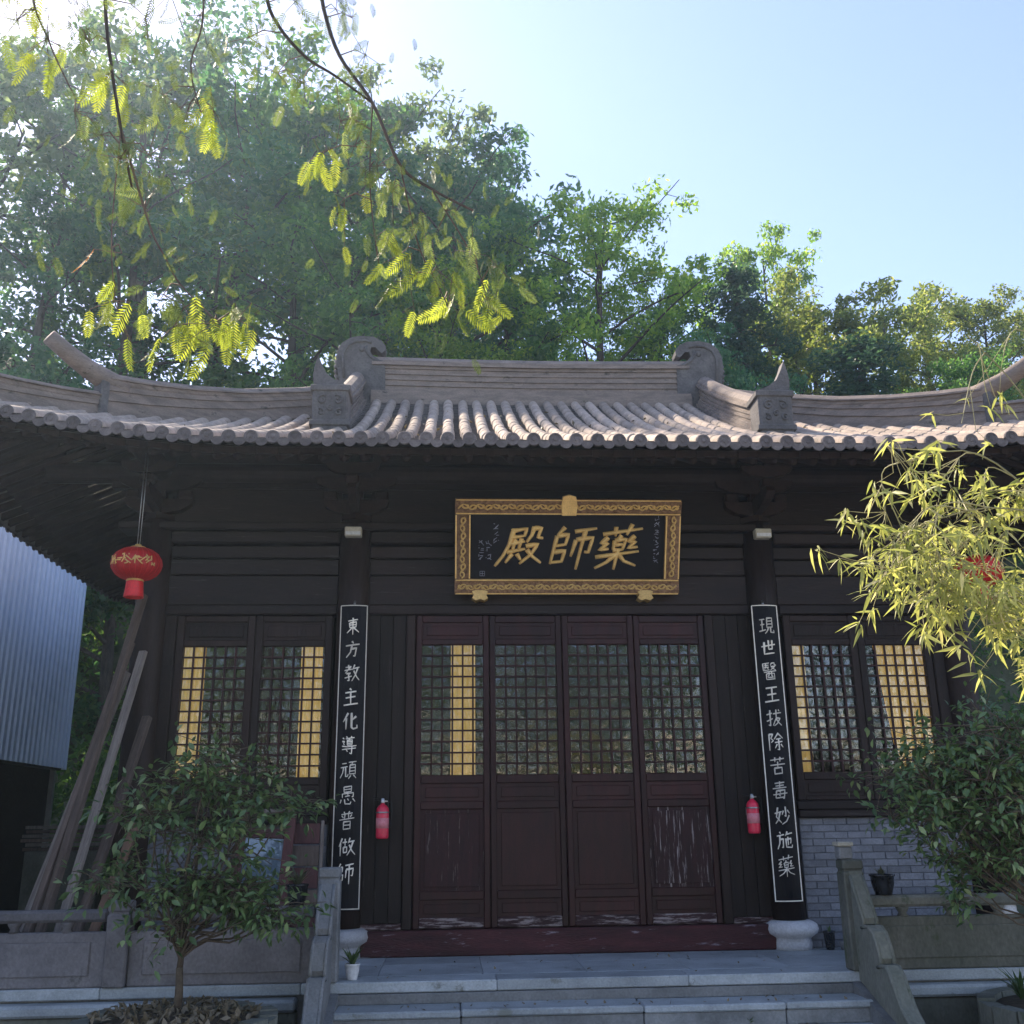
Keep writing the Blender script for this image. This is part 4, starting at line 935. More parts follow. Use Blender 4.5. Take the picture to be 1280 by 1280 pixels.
# ================================================================= VEGETATION
def leaf_arrays(cent, size, nrm_bias, rg, shape=(1.0, .45)):
    """diamond leaves at cent (n,3); returns verts (4n,3)"""
    n = len(cent); d = rg.normal(size=(n, 3)); d[:, 2] -= .25; d /= np.linalg.norm(d, axis=1)[:, None]
    a = rg.normal(size=(n, 3)); a[:, 2] += nrm_bias; a -= d*(a*d).sum(1)[:, None]; a /= np.linalg.norm(a, axis=1)[:, None]
    sd = np.cross(d, a); L = size*rg.uniform(.7, 1.3, n)[:, None]
    q = np.stack([cent-d*L*.5*shape[0], cent+sd*L*.5*shape[1]+a*L*.05, cent+d*L*.5*shape[0]-a*L*.08, cent-sd*L*.5*shape[1]+a*L*.05], 1)
    return q.reshape(-1, 3)
def quads_me(name, V, mt):
    n = len(V)//4; me = bpy.data.meshes.new(name)
    me.vertices.add(len(V)); me.vertices.foreach_set('co', np.ascontiguousarray(V, dtype=np.float32).ravel())
    me.loops.add(4*n); me.loops.foreach_set('vertex_index', np.arange(4*n, dtype=np.int32))
    me.polygons.add(n); me.polygons.foreach_set('loop_start', np.arange(0, 4*n, 4, dtype=np.int32))
    me.update(calc_edges=True); me.materials.append(mt); return me

def tree_proto(seed, H=12., crown0=.3, rad=3.4, nlimb=15, clumps=5, nleaf=75, lsize=.2, clr=.75, kind='broad', squash=.7):
    rg = random.Random(seed); ng = np.random.default_rng(seed); tb = MB()
    lean = Vector((rg.uniform(-.6, .6), rg.uniform(-.4, .4), 0)); tp = []
    for k in range(9):
        q = k/8; tp.append(Vector((lean.x*q*q+.12*math.sin(q*5+seed), lean.y*q*q+.12*math.cos(q*4+seed), H*.93*q)))
    r0 = .017*H; tb.tube(tp, [r0*(1-.9*k/8)+.015 for k in range(9)], 8)
    def tpos(q): i = min(7, int(q*8)); return tp[i].lerp(tp[i+1], q*8-i)
    cents = []
    for i in range(nlimb):
        q = crown0+(.97-crown0)*(i+.5)/nlimb; az = i*2.4+rg.uniform(-.4, .4); cq = (q-crown0)/(1-crown0)
        if kind == 'cone': rr = rad*(1.02-cq)**.8*rg.uniform(.75, 1.1); rise = .15
        else: rr = rad*(math.sin(math.pi*(.18+.74*cq))**.7)*rg.uniform(.62, 1.15); rise = .35+.25*cq
        p = tpos(q); d = Vector((math.cos(az), math.sin(az), 0)); path = [p]
        for k in range(1, 5): path.append(p+d*rr*k/4+Vector((rg.uniform(-.12, .12), rg.uniform(-.12, .12), rise*rr*(k/4)**.8)))
        rl = max(.02, r0*(1-.85*q)*.45); tb.tube(path, [rl*(1-.8*k/4)+.008 for k in range(5)], 5, False)
        for c_ in range(clumps):
            fq = .35+.65*(c_+.6)/clumps; k = min(3, int(fq*4)); b0 = path[k].lerp(path[k+1], fq*4-k)
            cl_ = lambda v: max(-1.1, min(1.1, v)); e1 = b0+Vector((cl_(rg.gauss(0, 1)), cl_(rg.gauss(0, 1)), cl_(rg.gauss(.1, .5))))*clr*.8
            if c_ % 2 == 0: tb.tube([b0, b0.lerp(e1, .55)+Vector((0, 0, .1)), e1], [rl*.35+.006, rl*.2+.005, .005], 4, False)
            cents.append((e1, clr*rg.uniform(.6, 1.25)))
    for k in range(7 if kind != 'cone' else 2):
        q = .80+.18*rg.random(); cents.append((tpos(q)+Vector((rg.gauss(0, .55), rg.gauss(0, .55), rg.uniform(.0, .5)))*(1 if kind != 'cone' else .2), clr*.9))
    if kind != 'cone':
        for k in range(nlimb):
            q = crown0+(.9-crown0)*k/nlimb; cents.append((tpos(q)+Vector((rg.gauss(0, 1), rg.gauss(0, 1), rg.gauss(.5, .4)))*rad*.33, clr))
    allc = []
    for c_, r in cents:
        n = int(nleaf*rg.uniform(.5, 1.3)); v = ng.normal(size=(n, 3)); v /= np.linalg.norm(v, axis=1)[:, None]
        v *= (ng.random(n)**.5)[:, None]*r; v[:, 2] *= squash
        allc.append(v+np.array(c_))
    C_ = np.concatenate(allc)
    return tb.me('trunk', M_['bark'], True), leaf_arrays(C_, lsize, .7, ng), H
PROTO = {}
def proto(key, **kw): PROTO[key] = tree_proto(**kw)
proto('a', seed=11, crown0=.28, rad=3.6, nlimb=17, clumps=6, nleaf=92, lsize=.23, clr=.62)
proto('b', seed=23, crown0=.22, rad=3.9, nlimb=18, clumps=6, nleaf=95, lsize=.22, clr=.64)
proto('c', seed=37, crown0=.42, rad=3.3, nlimb=13, clumps=5, nleaf=70, lsize=.21, clr=.52)      # sparse
proto('d', seed=41, crown0=.36, rad=3.6, nlimb=16, clumps=6, nleaf=100, lsize=.20, clr=.58, squash=.6)
proto('e', seed=53, crown0=.06, rad=2.0, nlimb=34, clumps=4, nleaf=85, lsize=.18, clr=.42, kind='cone', squash=1.2)
proto('f', seed=67, crown0=.12, rad=4.0, nlimb=18, clumps=6, nleaf=100, lsize=.22, clr=.68)
CROWN = {}
def tree(x, y, ztop, key, lf, lab, wide=1.0, group='trees on the hill behind the hall', rz=None, name='hill_tree'):
    tm, V, H = PROTO[key]; z0 = terrain(x, y)-.15; sc = (ztop-z0)/H
    if (key, lf) not in CROWN: CROWN[(key, lf)] = quads_me('crown', V, LF[lf])
    rz = (x*7.3+y*3.1) % 6.28 if rz is None else rz
    t_ = thing(name, lab, 'tree', (x, y, z0), group)
    M = T(x, y, z0) @ Matrix.Rotation(rz, 4, 'Z') @ Matrix.Diagonal((sc*wide, sc*wide, sc, 1))
    put('trunk', tm, t_, M); put('crown', CROWN[(key, lf)], t_, M); return t_
TREES = [
 (-20.1, 26.0, 34.0, 'c', 'grey', 'tall thin grey-green tree at the far left edge with sky between its branches', 1.0),
 (-18.4, 30.0, 36.0, 'a', 'camphor', 'tall green tree at upper left, second from the left edge', .9),
 (-14.1, 28.5, 34.5, 'c', 'grey', 'tall loose tree with bare forks at upper left under the conifer fronds', 1.1),
 (-12.0, 33.0, 39.5, 'b', 'blue', 'tall dark blue-green tree highest on the left hill', .85),
 (-7.9, 30.0, 35.6, 'a', 'camphor', 'tall green tree high above the left ridge ornament, left of the open sky', .85),
 (-5.2, 34.5, 37.3, 'd', 'grey', 'tall grey-green tree where the hill outline meets the open sky', .8),
 (-2.6, 37.0, 37.4, 'a', 'grey', 'grey-green tree on the falling hill outline above the left half of the ridge', .75),
 (-.3, 38.0, 35.6, 'd', 'blue', 'dark tree on the hill outline above the middle of the ridge', .75),
 (2.2, 36.0, 31.4, 'b', 'camphor', 'rounded tree lowest on the hill outline, left of the bright yellow-green tree', .7),
 (-14.8, 20.0, 21.6, 'f', 'blue', 'dense dark tree low at the left edge behind the upturned eave', 1.0),
 (-12.3, 21.0, 24.0, 'c', 'camphor', 'open-crowned tree behind the upturned left eave horn', 1.0),
 (-9.6, 22.6, 26.4, 'b', 'blue', 'large blue-green tree behind the left part of the roof', 1.05),
 (-6.6, 21.0, 22.4, 'a', 'camphor', 'green tree just left of the left ridge ornament', 1.0),
 (-4.1, 19.0, 20.0, 'c', 'camphor', 'slender tree with dark trunk rising behind the left ridge ornament', .8),
 (-1.4, 20.0, 18.9, 'f', 'yellow', 'small bright yellow-green tree behind the left half of the ridge', .8),
 (4.0, 22.0, 23.6, 'f', 'yellow', 'bright yellow-green broad tree standing behind the right half of the ridge', .82),
 (.9, 23.5, 22.6, 'a', 'camphor', 'green tree behind the middle of the ridge', .85),
 (7.2, 26.0, 22.6, 'd', 'yellow', 'small yellow-topped tree between the broad tree and the dark cypress', .7),
 (9.6, 23.0, 21.9, 'e', 'cypress', 'dark pointed cypress above the right ridge ornament', 1.25),
 (13.1, 30.0, 27.0, 'd', 'yellow', 'yellowish tree top just right of the dark cypress', .55),
 (13.9, 27.0, 23.0, 'a', 'olive', 'olive tree behind the right hip ridge, right of the cypress', .9),
 (15.6, 25.0, 21.0, 'f', 'olive', 'broad olive green tree above the right hip ridge', .85),
 (20.2, 30.0, 23.9, 'd', 'olive', 'golden olive tree at right with pale sky below its crown', .9),
 (21.3, 27.0, 22.4, 'd', 'olive', 'golden olive tree near the right edge above the bamboo tips', .8),
 (25.2, 29.0, 23.6, 'a', 'olive', 'olive tree cut by the right edge of the picture', .9),
 (11.6, 18.5, 16.6, 'e', 'cypress', 'low dark blue-green tree behind the right gable ridge block', 1.5),
 (7.2, 17.5, 15.6, 'f', 'blue', 'low dark tree behind the right ridge ornament', .75),
 (16.0, 20.0, 16.4, 'f', 'camphor', 'low green tree behind the right hip ridge', .8),
 (-9.2, 14.0, 12.0, 'f', 'under', 'dense dark bushy tree between the shed and the hall', .9),
 (-11.5, 13.0, 13.5, 'f', 'blue', 'dense dark bushy tree behind the metal shed', .9),
]
TREES += [
 (6.6, 24.5, 20.6, 'f', 'camphor', 'green tree filling the gap right of the bright broad tree', .85),
 (18.2, 23.5, 18.6, 'f', 'olive', 'low olive tree under the golden crowns at right', .9),
 (22.5, 24.0, 18.8, 'f', 'camphor', 'low green tree near the right edge under the golden crowns', .9),
 (-1.2, 26.5, 27.5, 'b', 'blue', 'blue-green tree on the slope behind the left half of the ridge', .95),
 (12.4, 24.0, 20.2, 'b', 'olive', 'olive tree directly right of the dark cypress', .9),
]
for t_ in TREES: tree(*t_[:5], t_[5], t_[6]*1.2)
FRONT = [(-16, -27, 'b', 'camphor', 'leafy tree across the courtyard facing the hall, leftmost'), (-9.5, -25, 'f', 'yellow', 'bright leafy tree across the courtyard, second from its left end'), (-3.5, -28, 'b', 'camphor', 'leafy tree across the courtyard opposite the doors'), (2.2, -26, 'f', 'olive', 'olive tree across the courtyard opposite the right pillar'), (8.2, -28, 'a', 'yellow', 'yellow-green tree across the courtyard, second from its right end'), (14.5, -26, 'f', 'camphor', 'leafy tree across the courtyard facing the hall, rightmost'), (-.8, -34, 'f', 'grey', 'grey-green tree behind the row across the courtyard'), (6, -35, 'b', 'blue', 'dark tree behind the row across the courtyard, right'), (-8, -35, 'b', 'grey', 'tall grey tree behind the row across the courtyard, left')]
for x, y, k, lf, lab in FRONT: tree(x, y, 8.6 if y > -30 else 10.5, k, lf, lab, 1.05, 'trees across the courtyard reflected in the glass', name='courtyard_tree')

# undergrowth on the slope -------------------------------------------------------
ng = np.random.default_rng(77); cs = []
for k in range(560):
    x = ng.uniform(-24, 24); y = ng.uniform(10.2, 25)
    if -6.9 < x < 6.9 and y < 10.6: continue
    z = terrain(x, y); r = ng.uniform(.5, 1.15); n = int(95*r)
    v = ng.normal(size=(n, 3)); v /= np.linalg.norm(v, axis=1)[:, None]; v *= (ng.random(n)**.4)[:, None]*r; cs.append(v+np.array((x, y, z+r*.5)))
for k in range(60):
    x = ng.uniform(-9.5, -6.2); y = ng.uniform(7.6, 10.5); r = ng.uniform(.4, .8); n = int(120*r)
    v = ng.normal(size=(n, 3)); v /= np.linalg.norm(v, axis=1)[:, None]; v *= (ng.random(n)**.4)[:, None]*r; cs.append(v+np.array((x, y, ng.uniform(-.3, 2.6))))
o = put('undergrowth', quads_me('undergrowth', leaf_arrays(np.concatenate(cs), .19, .6, ng), LF['under']), None); stuff(o); tag(o, 'dense dark undergrowth covering the slope behind the hall', 'undergrowth')

# ---- shrubs in the planters -------------------------------------------------------
def shrub(name, lab, c, boxes, nstem, lm_obj, lm_is, seed, lsz=.086, nobj=290):
    """c base; boxes: list of (centre, radii, leaves)"""
    t_ = thing(name, lab, 'shrub', c); rg = random.Random(seed); ng = np.random.default_rng(seed); st = MB()
    lf = MB(); lf.add([(0, 0, 0), (.19, .30, .06), (.19, .60, .04), (0, 1.0, -.10), (-.19, .60, .04), (-.19, .30, .06), (0, .35, -.02), (0, .66, -.03)], [(0, 1, 6), (0, 6, 5), (1, 2, 7, 6), (6, 7, 4, 5), (2, 3, 7), (7, 3, 4)])
    me = lf.me('leaf', lm_obj, True); items = []
    for (bc, br, n) in boxes:
        bc = Vector(bc); n = int(n*2.1)
        for s_ in range(max(2, n//70)):
            e = bc+Vector((rg.gauss(0, .45)*br[0], rg.gauss(0, .45)*br[1], rg.gauss(.1, .45)*br[2])); fk = Vector(c)+Vector((0, 0, .32+.25*rg.random())); mid = fk.lerp(e, .5)+Vector((rg.gauss(0, .06), rg.gauss(0, .06), -.05))
            st.tube([fk, fk.lerp(mid, .5)+Vector((0, 0, .04)), mid, e], [.012, .010, .008, .003], 5, False)
            for k in range(n//max(2, n//70)):
                tw = e+Vector((rg.gauss(0, .44)*br[0], rg.gauss(0, .5)*br[1], rg.gauss(.05, .42)*br[2]))
                if k % 5 == 0: st.tube([e, e.lerp(tw, .5)+Vector((0, 0, .02)), tw], [.005, .004, .002], 4, False)
                if k % 5 == 0: hub = tw
                q = hub+Vector((rg.gauss(0, .035), rg.gauss(0, .035), rg.gauss(0, .03)))
                d = (q-hub); d.z -= .01; d = d.normalized() if d.length > .001 else Vector((1, 0, 0))
                x_ = d.cross(Vector((0, 0, 1))); x_ = (x_.normalized() if x_.length > .01 else Vector((1, 0, 0)))
                rot = Matrix((x_, d, x_.cross(d))).transposed().to_4x4() @ Matrix.Rotation(rg.gauss(0, .5), 4, 'Y')
                items.append(T(*q) @ rot @ Matrix.Scale(lsz*rg.uniform(.6, 1.2), 4))
    trunk = st; trunk.tube([(c[0], c[1], c[2]-.08), (c[0]+.01, c[1], c[2]+.12), (c[0], c[1], c[2]+.3)], [.036, .030, .026], 8); trunk.tube([(c[0], c[1], c[2]+.28), (c[0]+.01, c[1], c[2]+.45), (c[0]-.02, c[1], c[2]+.66)], [.024, .02, .013], 8); trunk.ob('stems', M_['twig2'] if 'twig2' in M_ else M_['twig'], t_, True)
    items.sort(key=lambda M: (M.translation-CAM).length)
    for M in items[:nobj]: put('leaf', me, t_, M)
    base_v = [Vector(v) for v in lf.v]; b = MB()
    for M in items[nobj:]: b.add([M @ v for v in base_v], lf.f)
    stuff(b.ob('foliage', lm_is, t_, True)); return t_
LSo = leafmat('leaf_camellia', (.06, .12, .045), (.165, .25, .09), (.32, .37, .17), .25, .32, .5, by='obj')
LSi = leafmat('leaf_camellia_mass', (.06, .12, .045), (.165, .25, .09), (.32, .37, .17), .25, .32, .5)
shrub('camellia_shrub', 'dark glossy-leaved shrub in the left planter before the balustrade', (-3.17, -2.62, -.05), [((-2.95, -2.65, 1.52), (.42, .32, .20), 250), ((-3.45, -2.6, 1.30), (.34, .3, .2), 140), ((-2.68, -2.65, 1.38), (.34, .3, .17), 170), ((-3.0, -2.7, 1.08), (.5, .34, .26), 300), ((-3.66, -2.6, .88), (.28, .26, .13), 90), ((-2.80, -2.7, .75), (.38, .3, .18), 280), ((-2.60, -2.7, .58), (.24, .25, .10), 130), ((-3.2, -2.75, .70), (.35, .3, .2), 200)], 7, LSo, LSi, 5)
shrub('camellia_shrub', 'large glossy-leaved shrub in the right planter beneath the bamboo', (3.68, -2.62, -.09), [((3.2, -2.65, 1.80), (.5, .4, .3), 500), ((2.62, -2.6, 1.45), (.38, .34, .28), 330), ((3.1, -2.7, 1.35), (.5, .4, .3), 520), ((3.65, -2.75, 1.6), (.45, .4, .4), 420), ((2.55, -2.65, 1.12), (.30, .3, .16), 160), ((3.0, -2.7, .95), (.35, .3, .18), 260), ((2.75, -2.65, .72), (.14, .16, .16), 70), ((3.6, -2.7, 1.05), (.4, .35, .25), 260)], 8, LSo, LSi, 6)
# leaf litter and low weeds in the planters
ng = np.random.default_rng(5); a = ng.uniform(0, 6.28, 420); r = .6*np.sqrt(ng.random(420))
C_ = np.stack([-3.15+r*np.cos(a), -2.7+r*np.sin(a), -.055+.02*ng.random(420)+.02*(1-r)], 1)
LL = leafmat('leaf_litter', (.14, .11, .07), (.30, .24, .16), None, .15)
stuff(tag(put('leaf_litter', quads_me('leaf_litter', leaf_arrays(C_, .075, 2.5, ng), LL), None), 'dry fallen leaves strewn on the soil of the left planter', 'leaves'))
for k, (x, y) in enumerate(((3.25, -2.45), (3.6, -3.0), (3.35, -3.2))):
    t_ = thing('weed_plant', ('grassy weed growing at the back of the right planter', 'grassy weed in the middle of the right planter', 'grassy weed at the front of the right planter')[k], 'plant', (x, y, -.12)); blade_plant(t_, (x, y, -.13), 26, .26, LM_pot, 20+k, .012, .8)

ng = np.random.default_rng(15); cs = []
for k in range(150):
    x = ng.uniform(-2.0, 2.1); st = ng.integers(0, 4); y = (ng.uniform(-1.6, -.2), -1.75-.32*ng.random(), -2.07-.3*ng.random(), -2.45-1.5*ng.random())[st]; cs.append((x, y, (0.008, -.158, -.323, -.435)[st]))
V = leaf_arrays(np.array(cs), .045, 6., ng)
stuff(tag(put('fallen_leaves', quads_me('fallen_leaves', V, LL), None), 'small dry leaves scattered over the steps and terrace', 'leaves'))
cs = []
for k in range(260):
    x = ng.uniform(-5.5, 5.6); y = ng.uniform(-1.6, 2.4)
    if abs(x) > EX-(y-EY0)-.3: continue
    cs.append((x, y, roofz(x, y)+.035))
stuff(tag(put('roof_litter', quads_me('roof_litter', leaf_arrays(np.array(cs), .07, 3., ng), LL), None), 'fallen leaves and twigs caught between the roof tiles', 'leaves'))
t_ = thing('step_weed', 'small green weed growing from a joint of the steps', 'plant', (1.2, -2.06, -.165)); blade_plant(t_, (1.2, -2.05, -.33), 12, .09, LM_pot, 41, .008, .8)

# ---- bamboo ------------------------------------------------------------------------
LBo = leafmat('leaf_bamboo', (.27, .30, .11), (.46, .46, .19), (.60, .54, .32), .5, .5, .25, by='obj')
LBi = leafmat('leaf_bamboo_mass', (.27, .30, .11), (.46, .46, .19), (.60, .54, .32), .5, .5, .25)
bam = thing('bamboo', 'sunlit yellow-green bamboo arching in from the right edge', 'bamboo', (1.9, -6.5, -.5))
BC = [(.66,-6.9,2.7),(.61,-6.7,2.52),(.94,-6.6,2.75),(.68,-6.9,2.36),(.6,-6.8,2.32),(.48,-6.9,2.22),(.9,-6.7,2.38),(.62,-6.9,2.12),(1.0,-6.8,2.32),(1.27,-6.6,2.6),(1.06,-6.7,2.64),(1.31,-6.7,2.72),(.77,-6.9,2.15),(.95,-6.8,2.12),(.76,-6.8,2.2),(1.14,-6.9,1.90),(1.22,-6.8,1.78),(1.22,-6.7,1.99),(1.14,-6.8,2.18),(.65,-6.7,2.41),(1.06,-6.6,2.56),(.8,-6.7,2.31),(1.08,-6.7,2.10),(1.24,-6.9,1.72),(.79,-7.0,2.23),(.89,-7.0,2.1),(1.16,-6.9,2.33),(1.3,-6.8,1.85),(1.28,-6.9,2.1),(1.1,-6.7,2.02)]
THIN = [(1.21,-6.6,3.19),(1.07,-6.6,3.03),(1.33,-6.6,3.40)]
CUL = [[(1.95, -6.5, -.5), (1.93, -6.52, .8), (1.84, -6.56, 1.9), (1.68, -6.6, 2.65), (1.48, -6.6, 3.15), (1.28, -6.58, 3.45)],
       [(1.8, -6.75, -.5), (1.78, -6.75, .7), (1.68, -6.75, 1.7), (1.48, -6.75, 2.4), (1.15, -6.75, 2.78), (.75, -6.8, 2.72)],
       [(2.05, -6.8, -.5), (2.0, -6.8, .8), (1.85, -6.82, 1.8), (1.55, -6.85, 2.35), (1.1, -6.85, 2.5), (.62, -6.85, 2.35)],
       [(1.9, -6.95, -.5), (1.82, -6.95, .6), (1.7, -6.95, 1.3), (1.5, -6.95, 1.8), (1.25, -6.92, 2.0), (.98, -6.9, 1.98)],
       [(2.2, -6.6, -.5), (2.15, -6.6, 1.2), (2.05, -6.6, 2.2), (1.92, -6.6, 2.8), (1.78, -6.6, 3.2), (1.66, -6.6, 3.4)]]
def smooth_path(P, k=4):
    P = [Vector(p) for p in P]; out = []
    for i in range(len(P)-1):
        p0, p1, p2, p3 = P[max(i-1, 0)], P[i], P[i+1], P[min(i+2, len(P)-1)]
        for j in range(k):
            t = j/k; out.append(.5*((2*p1)+(p2-p0)*t+(2*p0-5*p1+4*p2-p3)*t*t+(3*p1-p0-3*p2+p3)*t**3))
    out.append(P[-1]); return out
cpts = []
for c_ in CUL:
    sp = smooth_path(c_, 5); cpts += sp[6:]; n = len(sp)
    MB().tube(sp, [.013*(1-i/(n-1))**1.3+.0018 for i in range(n)], 8).ob('culm', M_['culm'], bam, True)
blf = MB(); blf.add([(0, 0, 0), (.075, .22, .012), (.065, .55, -.03), (0, 1, -.16), (-.065, .55, -.03), (-.075, .22, .012), (0, .22, -.004), (0, .55, -.045)], [(0, 1, 6), (0, 6, 5), (1, 2, 7, 6), (6, 7, 4, 5), (2, 3, 7), (7, 3, 4)])
blme = blf.me('leaf', LBo, True); rg = random.Random(31); items = []; tw = MB()
for c_ in BC+THIN:
    c_ = Vector(c_)+Vector((.10, 0, -.04)); thin = c_.z > 2.85
    src = sorted(cpts, key=lambda p: (p-c_).length+(0 if p.z > c_.z-.2 else .4))[rg.randrange(7)]
    md = src.lerp(c_, .5)+Vector((rg.gauss(0, .04), rg.gauss(0, .04), .10)); pth = smooth_path([src, md, c_], 4)
    tw.tube(pth, [.0035*(1-.6*i/(len(pth)-1)) for i in range(len(pth))], 5, False)
    for s_ in range(2 if thin else 11):
        e = c_+Vector((rg.gauss(0, .085), rg.gauss(0, .10), rg.gauss(-.03, .075))); tw.tube([pth[-4 if s_ % 2 else -2], pth[-1].lerp(e, .5)+Vector((0, 0, .015)), e], [.002, .0016, .001], 4, False)
        for k in range(4 if thin else 7):
            az = rg.uniform(0, 6.28); el = rg.gauss(-.55, .5); d = Vector((math.cos(az)*math.cos(el), math.sin(az)*math.cos(el), math.sin(el)))
            x_ = d.cross(Vector((0, 0, 1))).normalized()
            items.append(T(*(e+Vector((rg.gauss(0, .01), rg.gauss(0, .01), rg.gauss(0, .01))))) @ Matrix((x_, d, x_.cross(d))).transposed().to_4x4() @ Matrix.Rotation(rg.gauss(0, .6), 4, 'Y') @ Matrix.Scale(rg.uniform(.055, .115), 4))
stuff(tw.ob('twigs', M_['culm'], bam, True))
items.sort(key=lambda M: (M.translation-CAM).length)
for M in items[:290]: put('leaf', blme, bam, M)
b = MB(); bv = [Vector(v) for v in blf.v]
for M in items[290:]: b.add([M @ v for v in bv], blf.f)
stuff(b.ob('foliage', LBi, bam, True))

# ---- conifer whose branches hang into the upper left ---------------------------------
con = thing('conifer_tree', 'conifer with drooping yellow-green fronds hanging in at the upper left', 'tree', (-4.6, -7.0, -.5))
MB().tube(smooth_path([(-4.6, -7.0, -.55), (-4.55, -7.0, 2), (-4.5, -6.95, 5), (-4.45, -6.95, 8), (-4.4, -6.9, 11)], 4), [.19-.15*i/16 for i in range(17)], 14).ob('trunk', M_['bark'], con, True)
BR = [([(-4.5,-6.95,5.6),(-3.7,-7.1,5.85),(-3.02,-7.3,5.46),(-2.71,-7.4,4.83),(-2.57,-7.5,4.21),(-2.48,-7.5,3.8),(-2.45,-7.4,3.61)], .022),
      ([(-2.48,-7.5,3.8),(-2.37,-7.4,3.45),(-2.3,-7.4,3.31),(-2.23,-7.4,3.19),(-2.06,-7.5,2.99)], .008),
      ([(-2.48,-7.5,3.8),(-2.5,-7.42,3.4),(-2.47,-7.4,3.14)], .004),
      ([(-4.48,-6.95,6.4),(-3.4,-6.9,6.5),(-2.52,-6.9,5.97),(-2.13,-7.0,5.08),(-2.04,-7.0,4.81),(-1.89,-7.0,4.6),(-1.74,-7.0,4.49),(-1.57,-7.0,4.35)], .024),
      ([(-4.46,-6.95,7.0),(-3.2,-6.7,7.0),(-2.19,-6.6,6.34),(-1.9,-6.7,5.39),(-1.84,-6.8,5.05),(-1.74,-6.9,4.69),(-1.57,-7.0,4.35),(-1.44,-7.0,4.03),(-1.3,-7.0,3.91),(-1.12,-7.1,3.74)], .026),
      ([(-1.57,-7.0,4.35),(-1.57,-7.0,3.93),(-1.53,-7.0,3.57)], .006), ([(-1.44,-7.0,4.03),(-1.36,-7.0,3.65),(-1.28,-7.0,3.46),(-1.22,-7.0,3.33)], .006), ([(-1.3,-7.0,3.91),(-1.12,-7.0,3.58),(-1.05,-7.0,3.33)], .006),
      ([(-2.52,-6.9,5.97),(-2.3,-7.2,4.7),(-2.33,-7.2,4.36),(-2.27,-7.2,4.12)], .009), ([(-3.02,-7.3,5.46),(-2.85,-7.6,4.41),(-2.75,-7.6,4.11),(-2.62,-7.6,3.85)], .009)]
bpts = []
for P_, r in BR:
    sp = smooth_path(P_, 5); n = len(sp); bpts += sp
    MB().tube(sp, [r*.5*(1-.7*i/(n-1))+.0012 for i in range(n)], 7).ob('branch', M_['bark'] if r > .01 else M_['twig'], con, True)
CL = [((-2.47,-7.4,3.12),8,1),((-2.29,-7.4,3.15),6,0),((-2.24,-7.4,3.02),7,1),((-2.17,-7.4,3.04),5,0),((-2.07,-7.5,2.98),7,1),((-1.99,-7.5,3.0),7,1),((-2.39,-7.4,3.52),5,0),((-2.46,-7.4,3.32),1,2),((-2.22,-7.2,4.14),7,1),((-2.32,-7.2,4.16),6,0),((-2.43,-7.2,4.2),6,0),((-2.62,-7.6,3.8),6,0),((-2.76,-7.6,4.12),7,1),((-2.88,-7.6,4.2),6,1),((-2.64,-7.5,4.2),6,0),((-2.54,-7.5,4.06),6,1),((-2.47,-7.5,3.67),7,0),((-2.4,-7.4,3.76),6,0),((-2.55,-7.5,3.77),5,0),((-1.79,-7.0,4.08),7,1),((-1.71,-7.0,4.25),6,0),((-1.64,-7.0,4.13),6,0),((-1.68,-7.0,3.85),5,1),((-1.54,-7.0,4.02),6,0),((-1.47,-7.0,3.9),6,0),((-2.0,-7.0,4.5),6,0),((-1.89,-7.0,4.45),5,0),((-1.7,-6.8,5.0),6,0),((-1.62,-6.9,4.7),6,0),((-1.78,-6.8,5.05),5,0),((-1.94,-7.0,4.9),5,0),((-2.12,-7.1,4.6),6,0),((-2.31,-7.2,4.62),6,0),((-2.47,-7.4,4.42),6,0),((-1.54,-7.0,3.66),6,0),((-1.43,-7.0,3.58),6,1),((-1.33,-7.0,3.7),6,0),((-1.26,-7.0,3.5),6,1),((-1.22,-7.0,3.38),6,1),((-1.05,-7.0,3.35),6,1),((-1.12,-7.1,3.54),6,0),((-1.02,-7.1,3.47),4,0),((-1.23,-7.0,3.8),6,0),((-1.39,-7.0,3.45),4,1),((-2.91,-7.6,4.36),5,1),((-2.72,-7.5,4.42),5,0)]
LC = [leafmat('frond_olive', (.11, .155, .055), (.21, .26, .10), None, .5, .5, .2, by='obj'), leafmat('frond_yellow', (.22, .29, .05), (.36, .40, .07), None, .6, .5, .2, by='obj'), leafmat('frond_orange', (.50, .22, .025), (.6, .3, .04), None, .55, .5, .2, by='obj')]
LCi = leafmat('frond_mass', (.10, .15, .05), (.22, .28, .09), None, .5, .5, .2)
def frond(mt, seed):
    rg = random.Random(seed); b = MB(); n = 12; pr = []
    for i in range(n+1): q = i/n; pr.append(Vector((0, .10*math.sin(q*2.2), -q)))
    b.tube(pr[::3]+[pr[-1]], .008, 3, False)
    for i in range(1, n+1):
        q = i/n; L = .30*(math.sin(math.pi*(.12+.80*q))**.6)*rg.uniform(.85, 1.1)
        for s in (-1, 1):
            p = pr[i]; d = Vector((s*.86, .10*rg.uniform(-1, 1.5), -.52-.25*q)).normalized(); sd = Vector((0.25*s, .05, 1)).normalized(); w_ = .027
            e = p+d*L; mid = p+d*L*.5
            b.add([p+sd*w_*.4, p-sd*w_*.4, mid-sd*w_+Vector((0, .012, 0)), e, mid+sd*w_+Vector((0, .012, 0))], [(0, 1, 2, 4), (4, 2, 3)])
    return b
FR = [[frond(None, 10*k+j) for j in range(3)] for k in range(3)]
FM_ = [[FR[k][j].me('frond', LC[k]) for j in range(3)] for k in range(3)]
rg = random.Random(99); items = []; tw = MB()
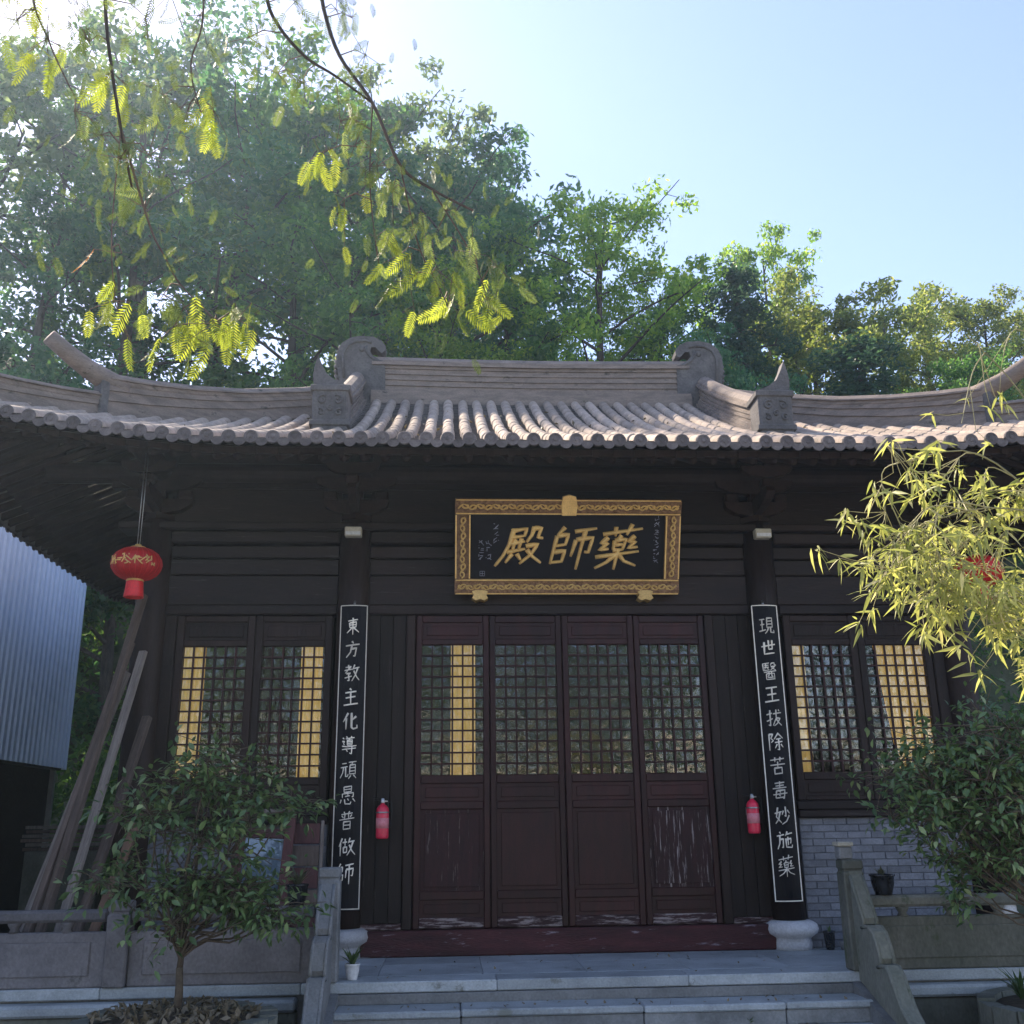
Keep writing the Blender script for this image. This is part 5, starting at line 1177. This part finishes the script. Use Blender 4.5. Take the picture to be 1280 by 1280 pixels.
for (c_, n, k) in CL:
    c_ = Vector(c_); src = min(bpts, key=lambda p: (p-c_).length)
    tw.tube([src, src.lerp(c_, .6)+Vector((0, 0, .03)), c_], [.004, .003, .002], 4, False)
    for i in range(int(n*1.3) if k < 2 else n):
        o_ = c_+Vector((rg.gauss(0, .045), rg.gauss(0, .07), rg.gauss(.0, .05)))
        tw.tube([c_, o_], [.0018, .0014], 3, False)
        M = T(*o_) @ Matrix.Rotation(rg.gauss(0, .9), 4, 'Z') @ Matrix.Rotation(rg.gauss(.0, .5), 4, 'Y') @ Matrix.Rotation(rg.gauss(.0, .35), 4, 'X') @ Matrix.Scale(rg.uniform(.09, .15) if k else rg.uniform(.06, .12), 4)
        items.append((k, rg.randrange(3), M))
stuff(tw.ob('twigs', M_['twig'], con, True))
items.sort(key=lambda q: (q[2].translation-CAM).length)
for k, j, M in items[:295]: put('frond', FM_[k][j], con, M)
for i in range(430):
    p = rg.choice(bpts)
    if p.z > 5.4 or p.x < -3.2: continue
    o_ = p+Vector((rg.gauss(0, .16), rg.gauss(0, .12), rg.gauss(-.04, .09))); tw_ = rg.random()
    items.append((0 if rg.random() < .75 else 1, rg.randrange(3), T(*o_) @ Matrix.Rotation(rg.gauss(0, 1.0), 4, 'Z') @ Matrix.Rotation(rg.gauss(0, .7), 4, 'Y') @ Matrix.Scale(rg.uniform(.045, .085), 4)))
# rest of the fronds and the crown above the picture, joined
b = MB()
for k, j, M in items[295:]: b.add([M @ Vector(v) for v in FR[k][j].v], FR[k][j].f)
for i in range(340):
    q = rg.random(); a = rg.uniform(0, 6.28); r = (.4+1.6*(1-q))*math.sqrt(rg.random()); p = (-4.45+r*math.cos(a), -6.95+r*math.sin(a), 6.9+4.2*q)
    if p[0] > -3.6 and p[1] > -7.5 and False: continue
    M = T(*p) @ Matrix.Rotation(a, 4, 'Z') @ Matrix.Rotation(rg.gauss(0, .6), 4, 'Y') @ Matrix.Scale(rg.uniform(.2, .4), 4)
    b.add([M @ Vector(v) for v in FR[0][i % 3].v], FR[0][i % 3].f)
stuff(b.ob('foliage', LCi, con))

# ================================================================= HAZE
hz = MB().box(-60, 60, -60, 75, -1.6, 44); hm = bpy.data.materials.new('haze_air'); hm.use_nodes = True
n = hm.node_tree; n.nodes.clear(); pv = n.nodes.new('ShaderNodeVolumePrincipled'); oo = n.nodes.new('ShaderNodeOutputMaterial')
pv.inputs['Color'].default_value = (.58, .78, 1, 1); pv.inputs['Density'].default_value = .0010; pv.inputs['Anisotropy'].default_value = .55
n.links.new(pv.outputs[0], oo.inputs['Volume'])
hz = stuff(hz.ob('haze', hm, None)); tag(hz, 'thin pale haze in the air over the hillside', 'haze')
